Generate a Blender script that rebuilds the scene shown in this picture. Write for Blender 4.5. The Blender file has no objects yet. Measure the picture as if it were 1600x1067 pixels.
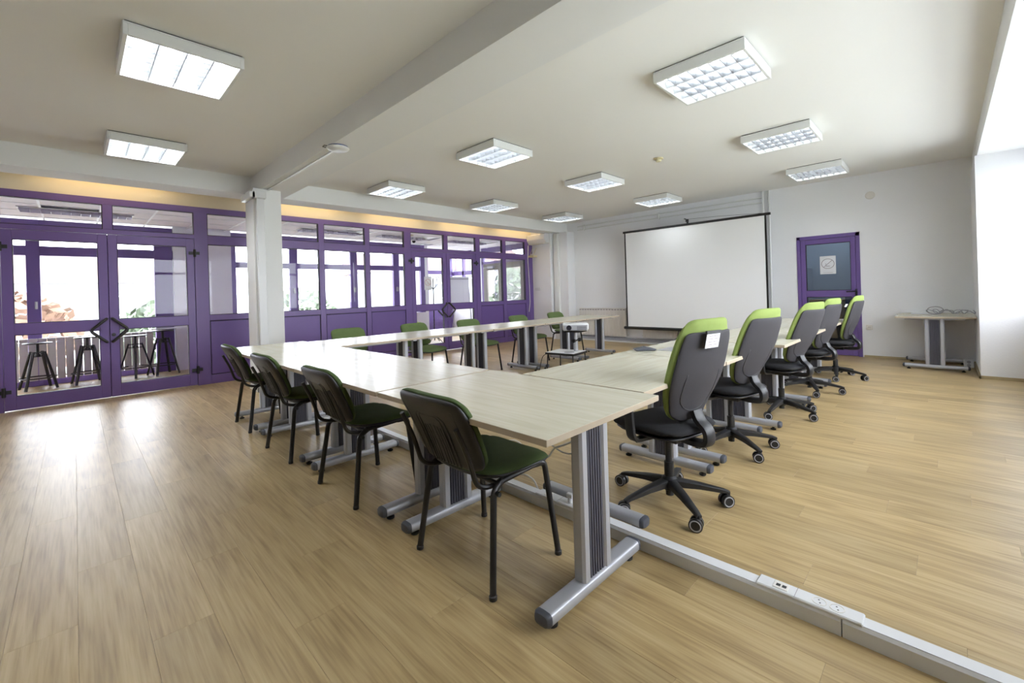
import bpy, bmesh, math, random
from mathutils import Vector, Matrix
C = bpy.context.scene.collection
random.seed(7)
PI = math.pi
D = math.radians

# ------------------------------------------------------------------ camera
cam_d = bpy.data.cameras.new('camera'); cam = bpy.data.objects.new('camera', cam_d); C.objects.link(cam)
YAW, ROLL, FPX = 0.7890, -0.030, 680.9
F = Vector((math.sin(YAW), math.cos(YAW), 0)); R = Vector((math.cos(YAW), -math.sin(YAW), 0)); U = Vector((0, 0, 1))
R2 = R*math.cos(ROLL)+U*math.sin(ROLL); U2 = -R*math.sin(ROLL)+U*math.cos(ROLL)
cam.matrix_world = Matrix(((R2.x, U2.x, -F.x, 0.005), (R2.y, U2.y, -F.y, -7.913), (R2.z, U2.z, -F.z, 1.2315), (0, 0, 0, 1)))
cam_d.sensor_width = 36; cam_d.lens = FPX*36/1600; cam_d.shift_x = -0.001; cam_d.shift_y = -75.9/1600
cam_d.clip_start = 0.02; cam_d.clip_end = 300
bpy.context.scene.camera = cam
# ------------------------------------------------------------------ world, exposure
sc = bpy.context.scene
sc.view_settings.view_transform = 'Standard'; sc.view_settings.look = 'None'
sc.view_settings.gamma = 1; sc.view_settings.use_curve_mapping = False
sc.view_settings.exposure = 0.80
SKY = 8.5
LAMP = 13.0
w = bpy.data.worlds.new('overcast'); sc.world = w; w.use_nodes = True
bg = w.node_tree.nodes['Background']; bg.inputs[0].default_value = (0.90, 0.95, 1.0, 1); bg.inputs[1].default_value = SKY
try:
    sc.cycles.use_denoising = True
    sc.cycles.max_bounces = 10; sc.cycles.diffuse_bounces = 5; sc.cycles.glossy_bounces = 4
    sc.cycles.transparent_max_bounces = 16; sc.cycles.caustics_reflective = False; sc.cycles.caustics_refractive = False
    sc.cycles.sample_clamp_indirect = 6
except Exception: pass

# ------------------------------------------------------------------ materials
def mat(name, col, rough=.5, metal=0.0, spec=.5, bump=0, bscale=200, var=0, vscale=6, coat=0):
    m = bpy.data.materials.new(name); m.use_nodes = True
    nt = m.node_tree; b = nt.nodes['Principled BSDF']
    b.inputs['Base Color'].default_value = (*col, 1); b.inputs['Roughness'].default_value = rough
    b.inputs['Metallic'].default_value = metal; b.inputs['Specular IOR Level'].default_value = spec
    if coat: b.inputs['Coat Weight'].default_value = coat
    tc = nt.nodes.new('ShaderNodeTexCoord')
    if var:
        n = nt.nodes.new('ShaderNodeTexNoise'); n.inputs['Scale'].default_value = vscale; n.inputs['Detail'].default_value = 4
        nt.links.new(tc.outputs['Object'], n.inputs['Vector'])
        mx = nt.nodes.new('ShaderNodeMix'); mx.data_type = 'RGBA'
        mx.inputs['A'].default_value = (*[c*(1-var) for c in col], 1); mx.inputs['B'].default_value = (*[min(1, c*(1+var)) for c in col], 1)
        nt.links.new(n.outputs['Fac'], mx.inputs['Factor']); nt.links.new(mx.outputs['Result'], b.inputs['Base Color'])
    if bump:
        n = nt.nodes.new('ShaderNodeTexNoise'); n.inputs['Scale'].default_value = bscale; n.inputs['Detail'].default_value = 3
        nt.links.new(tc.outputs['Object'], n.inputs['Vector'])
        bp = nt.nodes.new('ShaderNodeBump'); bp.inputs['Strength'].default_value = bump; bp.inputs['Distance'].default_value = .01
        nt.links.new(n.outputs['Fac'], bp.inputs['Height']); nt.links.new(bp.outputs['Normal'], b.inputs['Normal'])
    return m
def emis(name, col, st):
    m = bpy.data.materials.new(name); m.use_nodes = True; b = m.node_tree.nodes['Principled BSDF']
    b.inputs['Base Color'].default_value = (*col, 1)
    b.inputs['Emission Color'].default_value = (*col, 1); b.inputs['Emission Strength'].default_value = st
    return m
def glass(name, tint=(1, 1, 1), refl=1.0):
    m = bpy.data.materials.new(name); m.use_nodes = True; nt = m.node_tree
    nt.nodes.remove(nt.nodes['Principled BSDF']); out = nt.nodes['Material Output']
    t = nt.nodes.new('ShaderNodeBsdfTransparent'); t.inputs[0].default_value = (*tint, 1)
    g = nt.nodes.new('ShaderNodeBsdfGlossy'); g.inputs['Roughness'].default_value = .01
    fr = nt.nodes.new('ShaderNodeFresnel'); fr.inputs['IOR'].default_value = 1.45
    ml = nt.nodes.new('ShaderNodeMath'); ml.operation = 'MULTIPLY'; ml.inputs[1].default_value = refl
    mx = nt.nodes.new('ShaderNodeMixShader')
    nt.links.new(fr.outputs[0], ml.inputs[0]); nt.links.new(ml.outputs[0], mx.inputs[0])
    nt.links.new(t.outputs[0], mx.inputs[1]); nt.links.new(g.outputs[0], mx.inputs[2]); nt.links.new(mx.outputs[0], out.inputs[0])
    return m
PW, PL = .19, 1.26
def wood_floor():
    m = bpy.data.materials.new('oak_laminate'); m.use_nodes = True; nt = m.node_tree; L = nt.links
    b = nt.nodes['Principled BSDF']; N = nt.nodes.new
    geo = N('ShaderNodeNewGeometry'); sep = N('ShaderNodeSeparateXYZ'); L.new(geo.outputs['Position'], sep.inputs[0])
    def math_(op, a, bb=None):
        n = N('ShaderNodeMath'); n.operation = op
        for i, v in enumerate((a, bb)):
            if v is None: continue
            if isinstance(v, (int, float)): n.inputs[i].default_value = v
            else: L.new(v, n.inputs[i])
        return n.outputs[0]
    col = math_('FLOOR', math_('DIVIDE', math_('ADD', sep.outputs['X'], 0.01), PW))
    off = math_('MULTIPLY', math_('FRACT', math_('MULTIPLY', math_('ADD', col, 100.0), 0.37)), PL)
    row = math_('FLOOR', math_('DIVIDE', math_('SUBTRACT', sep.outputs['Y'], off), PL))
    comb = N('ShaderNodeCombineXYZ'); L.new(col, comb.inputs[0]); L.new(row, comb.inputs[1])
    wn = N('ShaderNodeTexWhiteNoise'); wn.noise_dimensions = '2D'; L.new(comb.outputs[0], wn.inputs['Vector'])
    sh = N('ShaderNodeVectorMath'); sh.operation = 'SCALE'; L.new(wn.outputs['Color'], sh.inputs[0]); sh.inputs['Scale'].default_value = 30
    ad = N('ShaderNodeVectorMath'); ad.operation = 'ADD'; L.new(geo.outputs['Position'], ad.inputs[0]); L.new(sh.outputs[0], ad.inputs[1])
    mp = N('ShaderNodeMapping'); mp.inputs['Scale'].default_value = (48, 1.7, 1); L.new(ad.outputs[0], mp.inputs[0])
    n1 = N('ShaderNodeTexNoise'); n1.inputs['Scale'].default_value = 1.0; n1.inputs['Detail'].default_value = 6; n1.inputs['Distortion'].default_value = .5; L.new(mp.outputs[0], n1.inputs['Vector'])
    mp2 = N('ShaderNodeMapping'); mp2.inputs['Scale'].default_value = (110, 4, 1); L.new(ad.outputs[0], mp2.inputs[0])
    n2 = N('ShaderNodeTexNoise'); n2.inputs['Scale'].default_value = 1.0; n2.inputs['Detail'].default_value = 3; L.new(mp2.outputs[0], n2.inputs['Vector'])
    mp3 = N('ShaderNodeMapping'); mp3.inputs['Scale'].default_value = (5, .4, 1); L.new(ad.outputs[0], mp3.inputs[0])
    wv = N('ShaderNodeTexWave'); wv.wave_type = 'RINGS'; wv.inputs['Scale'].default_value = 2.2; wv.inputs['Distortion'].default_value = 7; wv.inputs['Detail'].default_value = 3; wv.inputs['Detail Scale'].default_value = 1.2; L.new(mp3.outputs[0], wv.inputs['Vector'])
    mp4 = N('ShaderNodeMapping'); mp4.inputs['Scale'].default_value = (6, .9, 1); L.new(ad.outputs[0], mp4.inputs[0])
    n3 = N('ShaderNodeTexNoise'); n3.inputs['Scale'].default_value = 1.0; n3.inputs['Detail'].default_value = 3; n3.inputs['Distortion'].default_value = .6; L.new(mp4.outputs[0], n3.inputs['Vector'])
    f = math_('ADD', math_('ADD', math_('MULTIPLY', n1.outputs['Fac'], .36), math_('MULTIPLY', n3.outputs['Fac'], .17)), math_('ADD', math_('MULTIPLY', n2.outputs['Fac'], .38), math_('MULTIPLY', wv.outputs['Fac'], .09)))
    cr = N('ShaderNodeValToRGB'); L.new(f, cr.inputs[0])
    e = cr.color_ramp.elements
    e[0].position = .30; e[0].color = (.25, .165, .070, 1); e[1].position = .68; e[1].color = (.53, .41, .215, 1)
    k = e.new(.50); k.color = (.425, .310, .148, 1)
    hs = N('ShaderNodeHueSaturation'); L.new(cr.outputs[0], hs.inputs['Color'])
    L.new(math_('ADD', math_('MULTIPLY', wn.outputs['Value'], .22), .89), hs.inputs['Value'])
    L.new(hs.outputs[0], b.inputs['Base Color'])
    L.new(math_('ADD', math_('MULTIPLY', n3.outputs['Fac'], .04), .345), b.inputs['Roughness'])
    b.inputs['Specular IOR Level'].default_value = .55
    bp = N('ShaderNodeBump'); bp.inputs['Strength'].default_value = .05; bp.inputs['Distance'].default_value = .001
    L.new(n2.outputs['Fac'], bp.inputs['Height']); L.new(bp.outputs[0], b.inputs['Normal'])
    return m
def birch():
    m = mat('birch_laminate', (.66, .63, .50), .2); nt = m.node_tree; b = nt.nodes['Principled BSDF']
    tc = nt.nodes.new('ShaderNodeTexCoord'); mp = nt.nodes.new('ShaderNodeMapping'); mp.inputs['Scale'].default_value = (3, 28, 3)
    n = nt.nodes.new('ShaderNodeTexNoise'); n.inputs['Detail'].default_value = 5; n.inputs['Distortion'].default_value = 1.0; n.inputs['Scale'].default_value = .8
    oi = nt.nodes.new('ShaderNodeObjectInfo'); ad = nt.nodes.new('ShaderNodeVectorMath'); ad.operation = 'ADD'
    nt.links.new(tc.outputs['Object'], ad.inputs[0]); nt.links.new(oi.outputs['Location'], ad.inputs[1])
    nt.links.new(ad.outputs[0], mp.inputs[0]); nt.links.new(mp.outputs[0], n.inputs['Vector'])
    cr = nt.nodes.new('ShaderNodeValToRGB'); nt.links.new(n.outputs['Fac'], cr.inputs[0])
    cr.color_ramp.elements[0].position = .3; cr.color_ramp.elements[0].color = (.545, .515, .395, 1)
    cr.color_ramp.elements[1].position = .7; cr.color_ramp.elements[1].color = (.62, .60, .485, 1)
    nt.links.new(cr.outputs[0], b.inputs['Base Color']); b.inputs['Roughness'].default_value = .24
    return m
M = {
 'wall': mat('white_plaster', (.80, .81, .83), .85, bump=.15, bscale=60, var=.02, vscale=1.5),
 'cream': mat('cream_plaster', (.74, .68, .53), .85, bump=.15, bscale=60),
 'ceil': mat('ceiling_paint', (.83, .83, .81), .9, var=.015, vscale=1),
 'beam': mat('beam_paint', (.79, .80, .80), .85),
 'purple': mat('purple_powder_coat', (.140, .085, .275), .38, spec=.5, var=.05, vscale=4),
 'purple2': mat('purple_panel', (.125, .072, .26), .42, var=.05, vscale=3),
 'gasket': mat('black_gasket', (.015, .01, .025), .6),
 'floor': wood_floor(),
 'sub': mat('dark_underlay', (.16, .11, .065), .9),
 'birch': birch(),
 'edge': mat('beech_edging', (.40, .335, .245), .5, var=.08, vscale=12),
 'silver': mat('silver_powder_coat', (.42, .43, .46), .42, metal=.35, bump=.05, bscale=900),
 'silverd': mat('dark_grey_plastic', (.055, .06, .075), .5),
 'infill': mat('ribbed_anthracite', (.06, .06, .078), .55),
 'blk': mat('black_plastic', (.012, .012, .013), .45, bump=.08, bscale=500),
 'blks': mat('black_shell', (.018, .018, .021), .42, bump=.1, bscale=700),
 'blkf': mat('black_fabric', (.009, .009, .011), .9, bump=.4, bscale=900, var=.15, vscale=40),
 'blkm': mat('black_tube', (.013, .012, .012), .38),
 'green': mat('dark_green_fabric', (.064, .100, .028), .92, bump=.5, bscale=900, var=.14, vscale=30),
 'green2': mat('moss_green_fabric', (.105, .155, .05), .92, bump=.5, bscale=900, var=.14, vscale=30),
 'lime': mat('lime_fabric', (.225, .295, .075), .9, bump=.4, bscale=900, var=.08, vscale=30),
 'mesh': mat('charcoal_shell', (.031, .029, .034), .75, bump=.35, bscale=1200),
 'grey': mat('caster_grey', (.35, .35, .38), .5),
 'white': mat('white_plastic', (.68, .69, .70), .35),
 'whitem': mat('white_metal', (.70, .71, .70), .4),
 'alu': mat('louvre_aluminium', (.52, .54, .57), .3, metal=.8),
 'screen': mat('projection_fabric', (.80, .81, .82), .7),
 'cable': mat('white_cable', (.72, .72, .70), .5),
 'cableb': mat('black_cable', (.01, .01, .01), .5),
 'beigebase': mat('oak_skirting', (.42, .34, .20), .5, var=.12, vscale=10),
 'rad': mat('radiator_enamel', (.72, .70, .66), .35),
 'paper': mat('paper', (.66, .67, .70), .8),
 'red': mat('print_red', (.40, .10, .10), .8),
 'pgrey': mat('print_grey', (.30, .27, .28), .8),
 'lens': mat('lens_glass', (.02, .02, .03), .08),
 'beigep': mat('aged_plastic', (.62, .56, .36), .5),
 'tile': mat('ceiling_tile', (.70, .66, .68), .9, bump=.3, bscale=300, var=.04, vscale=40),
 'tgrid': mat('tile_grid', (.80, .80, .82), .5),
 'glass': glass('clear_glass', (.99, .99, 1.0), .4),
 'glassd': glass('grey_glass', (.80, .84, .88), 1.6),
 'grout': mat('outdoor_ground', (.60, .62, .58), .9, var=.2, vscale=.5),
 'housew': mat('house_render', (.24, .24, .25), .9),
 'houser': mat('house_roof', (.16, .11, .10), .9, var=.2, vscale=8),
 'houseg': mat('house_grey', (.14, .145, .16), .8),
 'leaf': mat('leafage', (.10, .13, .08), .9, var=.35, vscale=9),
 'leafr': mat('autumn_leafage', (.20, .12, .08), .9, var=.35, vscale=9),
 'brownf': mat('brown_frame', (.14, .12, .10), .5),
 'room2': mat('side_room_wall', (.40, .45, .52), .85),
 'cart': mat('cardboard', (.33, .22, .13), .8),
 'blue': mat('blue_board', (.04, .06, .18), .7),
}
# ------------------------------------------------------------------ mesh helpers
class MB:
    def __init__(s): s.v = []; s.f = []
    def box(s, x0, x1, y0, y1, z0, z1):
        b = len(s.v)
        s.v += [(x0, y0, z0), (x1, y0, z0), (x1, y1, z0), (x0, y1, z0), (x0, y0, z1), (x1, y0, z1), (x1, y1, z1), (x0, y1, z1)]
        s.f += [tuple(b+i for i in q) for q in ((0, 3, 2, 1), (4, 5, 6, 7), (0, 1, 5, 4), (1, 2, 6, 5), (2, 3, 7, 6), (3, 0, 4, 7))]
        return s
    def rings(s, rs, cap=True, closed=False):
        b = len(s.v); n = len(rs[0])
        for r in rs: s.v += [tuple(p) for p in r]
        k = len(rs)
        for i in range(k if closed else k-1):
            i2 = (i+1) % k
            for j in range(n):
                s.f.append((b+i*n+j, b+i*n+(j+1) % n, b+i2*n+(j+1) % n, b+i2*n+j))
        if cap and not closed:
            s.f.append(tuple(b+j for j in reversed(range(n)))); s.f.append(tuple(b+(k-1)*n+j for j in range(n)))
        return s
    def tube(s, pts, r, n=10, rr=None, closed=False, flat=None):
        pts = [Vector(p) for p in pts]; rs = []; prev = None; k = len(pts)
        for i, p in enumerate(pts):
            if closed: t = pts[(i+1) % k]-pts[i-1]
            else: t = pts[min(i+1, k-1)]-pts[max(i-1, 0)]
            t.normalize()
            if prev is None:
                a = Vector((0, 0, 1)) if abs(t.z) < .9 else Vector((1, 0, 0))
                u = t.cross(a).normalized()
            else:
                u = (prev-t*prev.dot(t)).normalized()
            prev = u; v = t.cross(u); q = rr[i] if rr else r
            q2 = q*(flat or 1)
            rs.append([p+u*math.cos(2*PI*j/n)*q+v*math.sin(2*PI*j/n)*q2 for j in range(n)])
        return s.rings(rs, closed=closed)
    def cyl(s, p0, p1, r, n=16, r1=None): return s.tube([p0, p1], r, n, rr=[r, r1 if r1 is not None else r])
    def sweep(s, pts, hw, ht, side=(0, 1, 0)):
        pts = [Vector(p) for p in pts]; sd = Vector(side).normalized(); rs = []; k = len(pts)
        for i, p in enumerate(pts):
            t = (pts[min(i+1, k-1)]-pts[max(i-1, 0)]).normalized(); nrm = t.cross(sd).normalized()
            w_ = hw[i] if isinstance(hw, (list, tuple)) else hw; h_ = ht[i] if isinstance(ht, (list, tuple)) else ht
            c = .3
            prof = [(-1, -1+c), (-1, 1-c), (-1+c, 1), (1-c, 1), (1, 1-c), (1, -1+c), (1-c, -1), (-1+c, -1)]
            rs.append([p+sd*a*w_+nrm*b_*h_ for a, b_ in prof])
        return s.rings(rs)
    def lathe(s, prof, c=(0, 0, 0), n=20, axis='z'):
        rs = []
        for r_, h in prof:
            ring = []
            for j in range(n):
                a = 2*PI*j/n; x, y = r_*math.cos(a), r_*math.sin(a)
                p = (x, y, h) if axis == 'z' else ((h, x, y) if axis == 'x' else (x, h, y))
                ring.append((c[0]+p[0], c[1]+p[1], c[2]+p[2]))
            rs.append(ring)
        return s.rings(rs)
    def prism(s, poly, z0, z1):
        b = len(s.v); n = len(poly)
        s.v += [(x, y, z0) for x, y in poly]+[(x, y, z1) for x, y in poly]
        s.f.append(tuple(b+i for i in reversed(range(n)))); s.f.append(tuple(b+n+i for i in range(n)))
        for i in range(n): s.f.append((b+i, b+(i+1) % n, b+n+(i+1) % n, b+n+i))
        return s
    def pillow(s, P, tf, tb, ns=16, nt=18, m=5, e=6, p=.5):
        """P(s,t)->(pos,normal); closed cushion, superellipse outline"""
        def mp(a, b_):
            k = max(abs(a), abs(b_))
            if k < 1e-6: return a, b_
            mm = m(b_) if callable(m) else m
            q = k/((abs(a)**mm+abs(b_)**mm)**(1/mm)); return a*q, b_*q
        idx = [{}, {}]
        for side in (0, 1):
            for i in range(ns+1):
                for j in range(nt+1):
                    a = math.sin((-1+2*i/ns)*PI/2); b_ = math.sin((-1+2*j/nt)*PI/2)
                    edge = i in (0, ns) or j in (0, nt)
                    if side and edge: idx[1][i, j] = idx[0][i, j]; continue
                    a2, b2 = mp(a, b_); pos, nr = P(a2, b2)
                    h = max(0, (1-abs(a)**e)*(1-abs(b_)**e))**p
                    pos = Vector(pos)+Vector(nr)*(h*tf if side == 0 else -h*tb)
                    idx[side][i, j] = len(s.v); s.v.append(tuple(pos))
        for side in (0, 1):
            d = idx[side]
            for i in range(ns):
                for j in range(nt):
                    q = (d[i, j], d[i+1, j], d[i+1, j+1], d[i, j+1])
                    s.f.append(q if side == 0 else q[::-1])
        return s
    def xf(s, mtx):
        s.v = [tuple(mtx @ Vector(v)) for v in s.v]; return s
    def mesh(s, name, material, smooth=False, bevel=0):
        me = bpy.data.meshes.new(name); me.from_pydata([tuple(v) for v in s.v], [], s.f)
        bm = bmesh.new(); bm.from_mesh(me)
        bmesh.ops.recalc_face_normals(bm, faces=bm.faces)
        if bevel: bmesh.ops.bevel(bm, geom=[e for e in bm.edges if e.is_manifold and e.calc_face_angle(0) > .6], offset=bevel, segments=1, affect='EDGES', clamp_overlap=True)
        bm.to_mesh(me); bm.free()
        me.materials.append(M[material] if isinstance(material, str) else material)
        if smooth:
            for p in me.polygons: p.use_smooth = True
            if smooth != 'all':
                try: me.set_sharp_from_angle(angle=.7)
                except Exception: pass
        return me
def obj(name, me, parent=None, loc=(0, 0, 0), rot=None):
    o = bpy.data.objects.new(name, me); C.objects.link(o); o.location = loc
    if rot: o.rotation_euler = rot
    if parent: o.parent = parent
    return o
def part(name, mb, material, parent=None, smooth=False, bevel=0, loc=(0, 0, 0)):
    return obj(name, mb.mesh(name, material, smooth, bevel), parent, loc)
def struct(name, mb, material, **k):
    o = part(name, mb, material, **k); o['kind'] = 'structure'; return o
def thing(name, label, cat, loc=(0, 0, 0), rotz=0, group=None):
    o = bpy.data.objects.new(name, None); C.objects.link(o); o.empty_display_size = .1
    o.location = loc; o.rotation_euler = (0, 0, rotz); o['label'] = label; o['category'] = cat
    if group: o['group'] = group
    return o
def tag(o, label, cat, group=None):
    o['label'] = label; o['category'] = cat
    if group: o['group'] = group
    return o
def dup(root, loc, rotz, label, parentkeep=None):
    def cp(o, parent):
        c = o.copy(); C.objects.link(c); c.parent = parent
        for ch in list(kids[o]): cp(ch, c)
        return c
    kids = {}
    def coll(o):
        kids[o] = list(o.children)
        for ch in kids[o]: coll(ch)
    coll(root)
    c = cp(root, None); c.location = loc; c.rotation_euler = (0, 0, rotz); c['label'] = label
    return c
def bx(*a): return MB().box(*a)
def arc(cx, cz, r, a0, a1, n=6): return [(cx+r*math.cos(a0+(a1-a0)*i/n), cz+r*math.sin(a0+(a1-a0)*i/n)) for i in range(n+1)]
def fillet(pts, r, n=5):
    pts = [Vector(p) for p in pts]; out = [pts[0]]
    for i in range(1, len(pts)-1):
        a, b, c = pts[i-1], pts[i], pts[i+1]; u = (a-b); v = (c-b); l = min(r, u.length*.45, v.length*.45)
        u.normalize(); v.normalize(); p, q = b+u*l, b+v*l
        for k in range(n+1):
            t = k/n; out.append(p*(1-t)**2+b*2*t*(1-t)+q*t*t)
    return out+[pts[-1]]

# ------------------------------------------------------------------ room shell
X0, X1, Y0 = -2.6, 9.17, -8.75
H = 3.0; ZB = 2.75
fl = struct('floor', bx(X0-.1, 9.3, Y0-.3, 3.7, -.15, -.008), 'sub')
# planks: columns along Y, staggered; the 300 largest in view are single parts
planks = []
def camd(p):
    v = Vector(p)-Vector((0, -7.908, 1.23)); d = v.dot(F); r = v.dot(R)
    if d < .25: return None
    u = 800+FPX*r/d; vv = 457+FPX*1.23/d
    return d if (-150 < u < 1750 and vv < 1250) else None
col = int(math.floor((X0+.01)/PW))
while col*PW-.01 < X1:
    xa, xb = max(X0, col*PW-.01), min(X1, (col+1)*PW-.01)
    off = ((col+100.0)*.37) % 1.0*PL
    r0 = int(math.floor((Y0-off)/PL)); r1 = int(math.floor((3.6-off)/PL))
    for r_ in range(r0, r1+1):
        ya, yb = max(Y0, r_*PL+off), min(3.6, (r_+1)*PL+off)
        for a, b_ in ((ya, min(yb, 0.0)), (max(ya, 0.0), yb)):
            if b_-a < .02 or xb-xa < .02: continue
            cx, cy = (xa+xb)/2, (a+b_)/2
            d = camd((cx, cy, 0)) or camd((cx, a, 0)) or camd((cx, b_, 0))
            score = (b_-a)*(xb-xa)/d**3 if d else 0
            planks.append((score, xa, xb, a, b_))
    col += 1
planks.sort(reverse=True)
cache = {}; rest = MB(); GAP = .0002
def plank_mesh(w_, l_):
    k = (round(w_, 3), round(l_, 3))
    if k not in cache:
        mb = MB(); b_ = .0006; x, y = w_/2-GAP, l_/2-GAP
        mb.rings([[(-x, -y, -.008), (x, -y, -.008), (x, y, -.008), (-x, y, -.008)], [(-x, -y, -b_), (x, -y, -b_), (x, y, -b_), (-x, y, -b_)], [(-x+b_, -y+b_, 0), (x-b_, -y+b_, 0), (x-b_, y-b_, 0), (-x+b_, y-b_, 0)]])
        cache[k] = mb.mesh('plank', 'floor')
    return cache[k]
for i, (s_, xa, xb, a, b_) in enumerate(planks):
    if i < 300 and s_ > 0:
        obj('plank', plank_mesh(xb-xa, b_-a), fl, ((xa+xb)/2, (a+b_)/2, 0))
    else:
        e_ = .0008; rest.rings([[(x, y, z) for x, y in ((xa+GAP+e2, a+GAP+e2), (xb-GAP-e2, a+GAP+e2), (xb-GAP-e2, b_-GAP-e2), (xa+GAP+e2, b_-GAP-e2))] for z, e2 in ((-.008, 0), (-e_, 0), (0, e_))])
o = part('planking', rest, 'floor', fl); o['kind'] = 'stuff'

struct('ceiling', bx(X0-.1, X1+.1, Y0-.3, 0, H, H+.15), 'ceil')
# lowered strip of ceiling along the window side, dropped beam and soffit
struct('trim_1', bx(1.83, 2.25, -8.22, -.88, ZB, H), 'beam')
struct('trim_2', bx(X0, X1, -.88, -.47, ZB, H), 'beam')
struct('trim_3', bx(X0, X1, Y0, -8.22, ZB, H), 'beam')
# far wall with opening for the door y -6.92..-6.03, z 0..2.07
DY0, DY1, DZ = -6.92, -6.03, 2.07
wf = MB().box(X1, X1+.15, Y0, DY0, 0, H).box(X1, X1+.15, DY1, 0, 0, H).box(X1, X1+.15, DY0, DY1, DZ, H)
struct('wall_far', wf, 'wall')
struct('wall_back', bx(X0-.15, X0, Y0, .0, 0, H), 'wall')
# pier and duct in the far corner
struct('wall_pier', MB().box(8.87, X1, -1.10, -.66, 0, ZB), 'wall')
struct('trim_4', bx(8.80, 8.87, -.84, -.70, 0, ZB-.03), 'whitem')
struct('wall_corner', bx(8.72, X1, -.66, 0, 0, H), 'cream' if False else 'wall')
# free-standing column
colm = struct('column', bx(1.73, 2.075, -1.33, -.95, 0, ZB), 'beam')
part('baseboard', MB().box(1.718, 1.73, -1.342, -.95, 0, .06).box(1.718, 2.087, -1.342, -1.33, 0, .06), 'rad', colm)
part('conduit', bx(1.75, 1.845, -1.40, -1.33, .06, 2.62), 'white', colm, bevel=.004)
cb = part('conduit_elbow', MB().box(1.69, 1.86, -1.44, -1.33, 2.60, 2.70).box(1.66, 1.73, -1.44, -1.0, 2.60, 2.68), 'white', colm, bevel=.006)
# right column by the window wall
struct('wall_right_column', bx(7.87, X1, Y0, -8.20, 0, ZB), 'wall')
# window wall: parapet, lintel and window frames
wr = MB().box(X0-.1, 7.87, Y0-.25, Y0, 0, .85).box(X0-.1, 7.87, Y0-.25, Y0, 2.62, H).box(X0-.1, X0+.1+2*2.074, Y0-.25, Y0, .85, 2.62)  # last box: unseen stretch left windowless to cut daylight on the beam's left face
struct('wall_right', wr, 'wall')
wn_ = 3
for k in range(2, 5):
    a = X0+.1+k*2.074; b_ = a+2.074
    f_ = MB()
    for q in (a, (a+b_)/2-.035, b_-.07): f_.box(q, q+.07, Y0-.16, Y0-.09, .85, 2.62)
    for q in (.85, 2.1, 2.55): f_.box(a, b_, Y0-.155, Y0-.095, q, q+.07)
    wo = struct('window_%d' % wn_, f_, 'purple'); wn_ += 1
    part('pane', bx(a+.07, (a+b_)/2-.035, Y0-.128, Y0-.122, .92, 2.1), 'glass', wo)
    part('pane', bx((a+b_)/2+.035, b_-.07, Y0-.128, Y0-.122, .92, 2.1), 'glass', wo)
    part('pane', bx(a+.07, b_-.07, Y0-.128, Y0-.122, 2.17, 2.55), 'glass', wo)
    part('sill', bx(a, b_, Y0-.09, Y0+.03, .84, .865), 'white', wo, bevel=.004)
# base boards
struct('baseboard_far', MB().box(X1-.015, X1, -8.20, DY0-.02, 0, .035).box(X1-.015, X1, DY1, -1.10, 0, .05), 'beigebase')
struct('baseboard_right', MB().box(7.855, X1, -8.20, -8.185, 0, .04).box(7.855, 7.87, Y0, -8.185, 0, .04), 'beigebase')
struct('baseboard_corner', MB().box(8.705, 8.72, -.66, -.02, 0, .05), 'beigebase')

# ------------------------------------------------------------------ purple partition (plane y=0)
TH = .035
part_ = struct('wall_partition', bx(X0, X1, -TH, TH, 2.565, 2.65), 'purple')
struct('wall_left', bx(X0, X1, 0, .12, 2.65, H), 'cream')
def pbox(name, x0, x1, z0, z1, m='purple', t=TH, parent=part_, bevel=.003, y=0): return part(name, bx(x0, x1, y-t, y+t, z0, z1), m, parent, bevel=bevel)
mull = [(-.63+0, -.60), (1.275, 1.44), (2.20, 2.29), (3.085, 3.18), (3.955, 4.047), (4.81, 4.965), (6.73, 6.855), (7.605, 7.72), (8.43, 8.56)]
mull[0] = (-.72, -.60)
lefts = [(-2.6, -2.5), (-1.66, -1.57)]
for a, b_ in lefts+mull: pbox('mullion', a, b_, 0, 2.565)
for a, b_ in ((.29, .385), (5.81, 5.91)): pbox('mullion', a, b_, 2.235, 2.565)
def bay(a, b_):
    pbox('rail', a, b_, 2.10 if a > 1 and a < 7 else 2.10, 2.235)
    pbox('rail', a, b_, .95, 1.035)
    pbox('rail', a, b_, 0, .13)
    pbox('gasket_frame', a, b_, .13, .95, 'gasket', .012, bevel=0)
    pbox('infill_panel', a+.012, b_-.012, .142, .938, 'purple2', .022, bevel=.004)
    for z0, z1 in ((1.035, 2.10), (2.235, 2.565)):
        g = MB()
        for q in ((a, a+.008, z0, z1), (b_-.008, b_, z0, z1), (a, b_, z0, z0+.008), (a, b_, z1-.008, z1)): g.box(q[0], q[1], -.028, .028, q[2], q[3])
        part('gasket', g, 'gasket', part_)
        part('pane', bx(a, b_, -.004, .004, z0, z1), 'glass', part_)
bays = [(-2.5, -1.66), (-1.57, -.72), (1.44, 2.20), (2.29, 3.085), (3.18, 3.955), (4.047, 4.81), (6.855, 7.605), (7.72, 8.43)]
for a, b_ in bays: bay(a, b_)
def over(a, b_):
    pbox('rail', a, b_, 2.175, 2.235)
for a, b_ in ((-.60, 1.275), (4.965, 6.73)): over(a, b_)
for a, b_ in ((-.60, .29), (.385, 1.275), (4.965, 5.81), (5.91, 6.73)):
    g = MB()
    for q in ((a, a+.008, 2.235, 2.565), (b_-.008, b_, 2.235, 2.565), (a, b_, 2.235, 2.243), (a, b_, 2.557, 2.565)): g.box(q[0], q[1], -.028, .028, q[2], q[3])
    part('gasket', g, 'gasket', part_)
    part('pane', bx(a, b_, -.004, .004, 2.235, 2.565), 'glass', part_)
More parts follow.
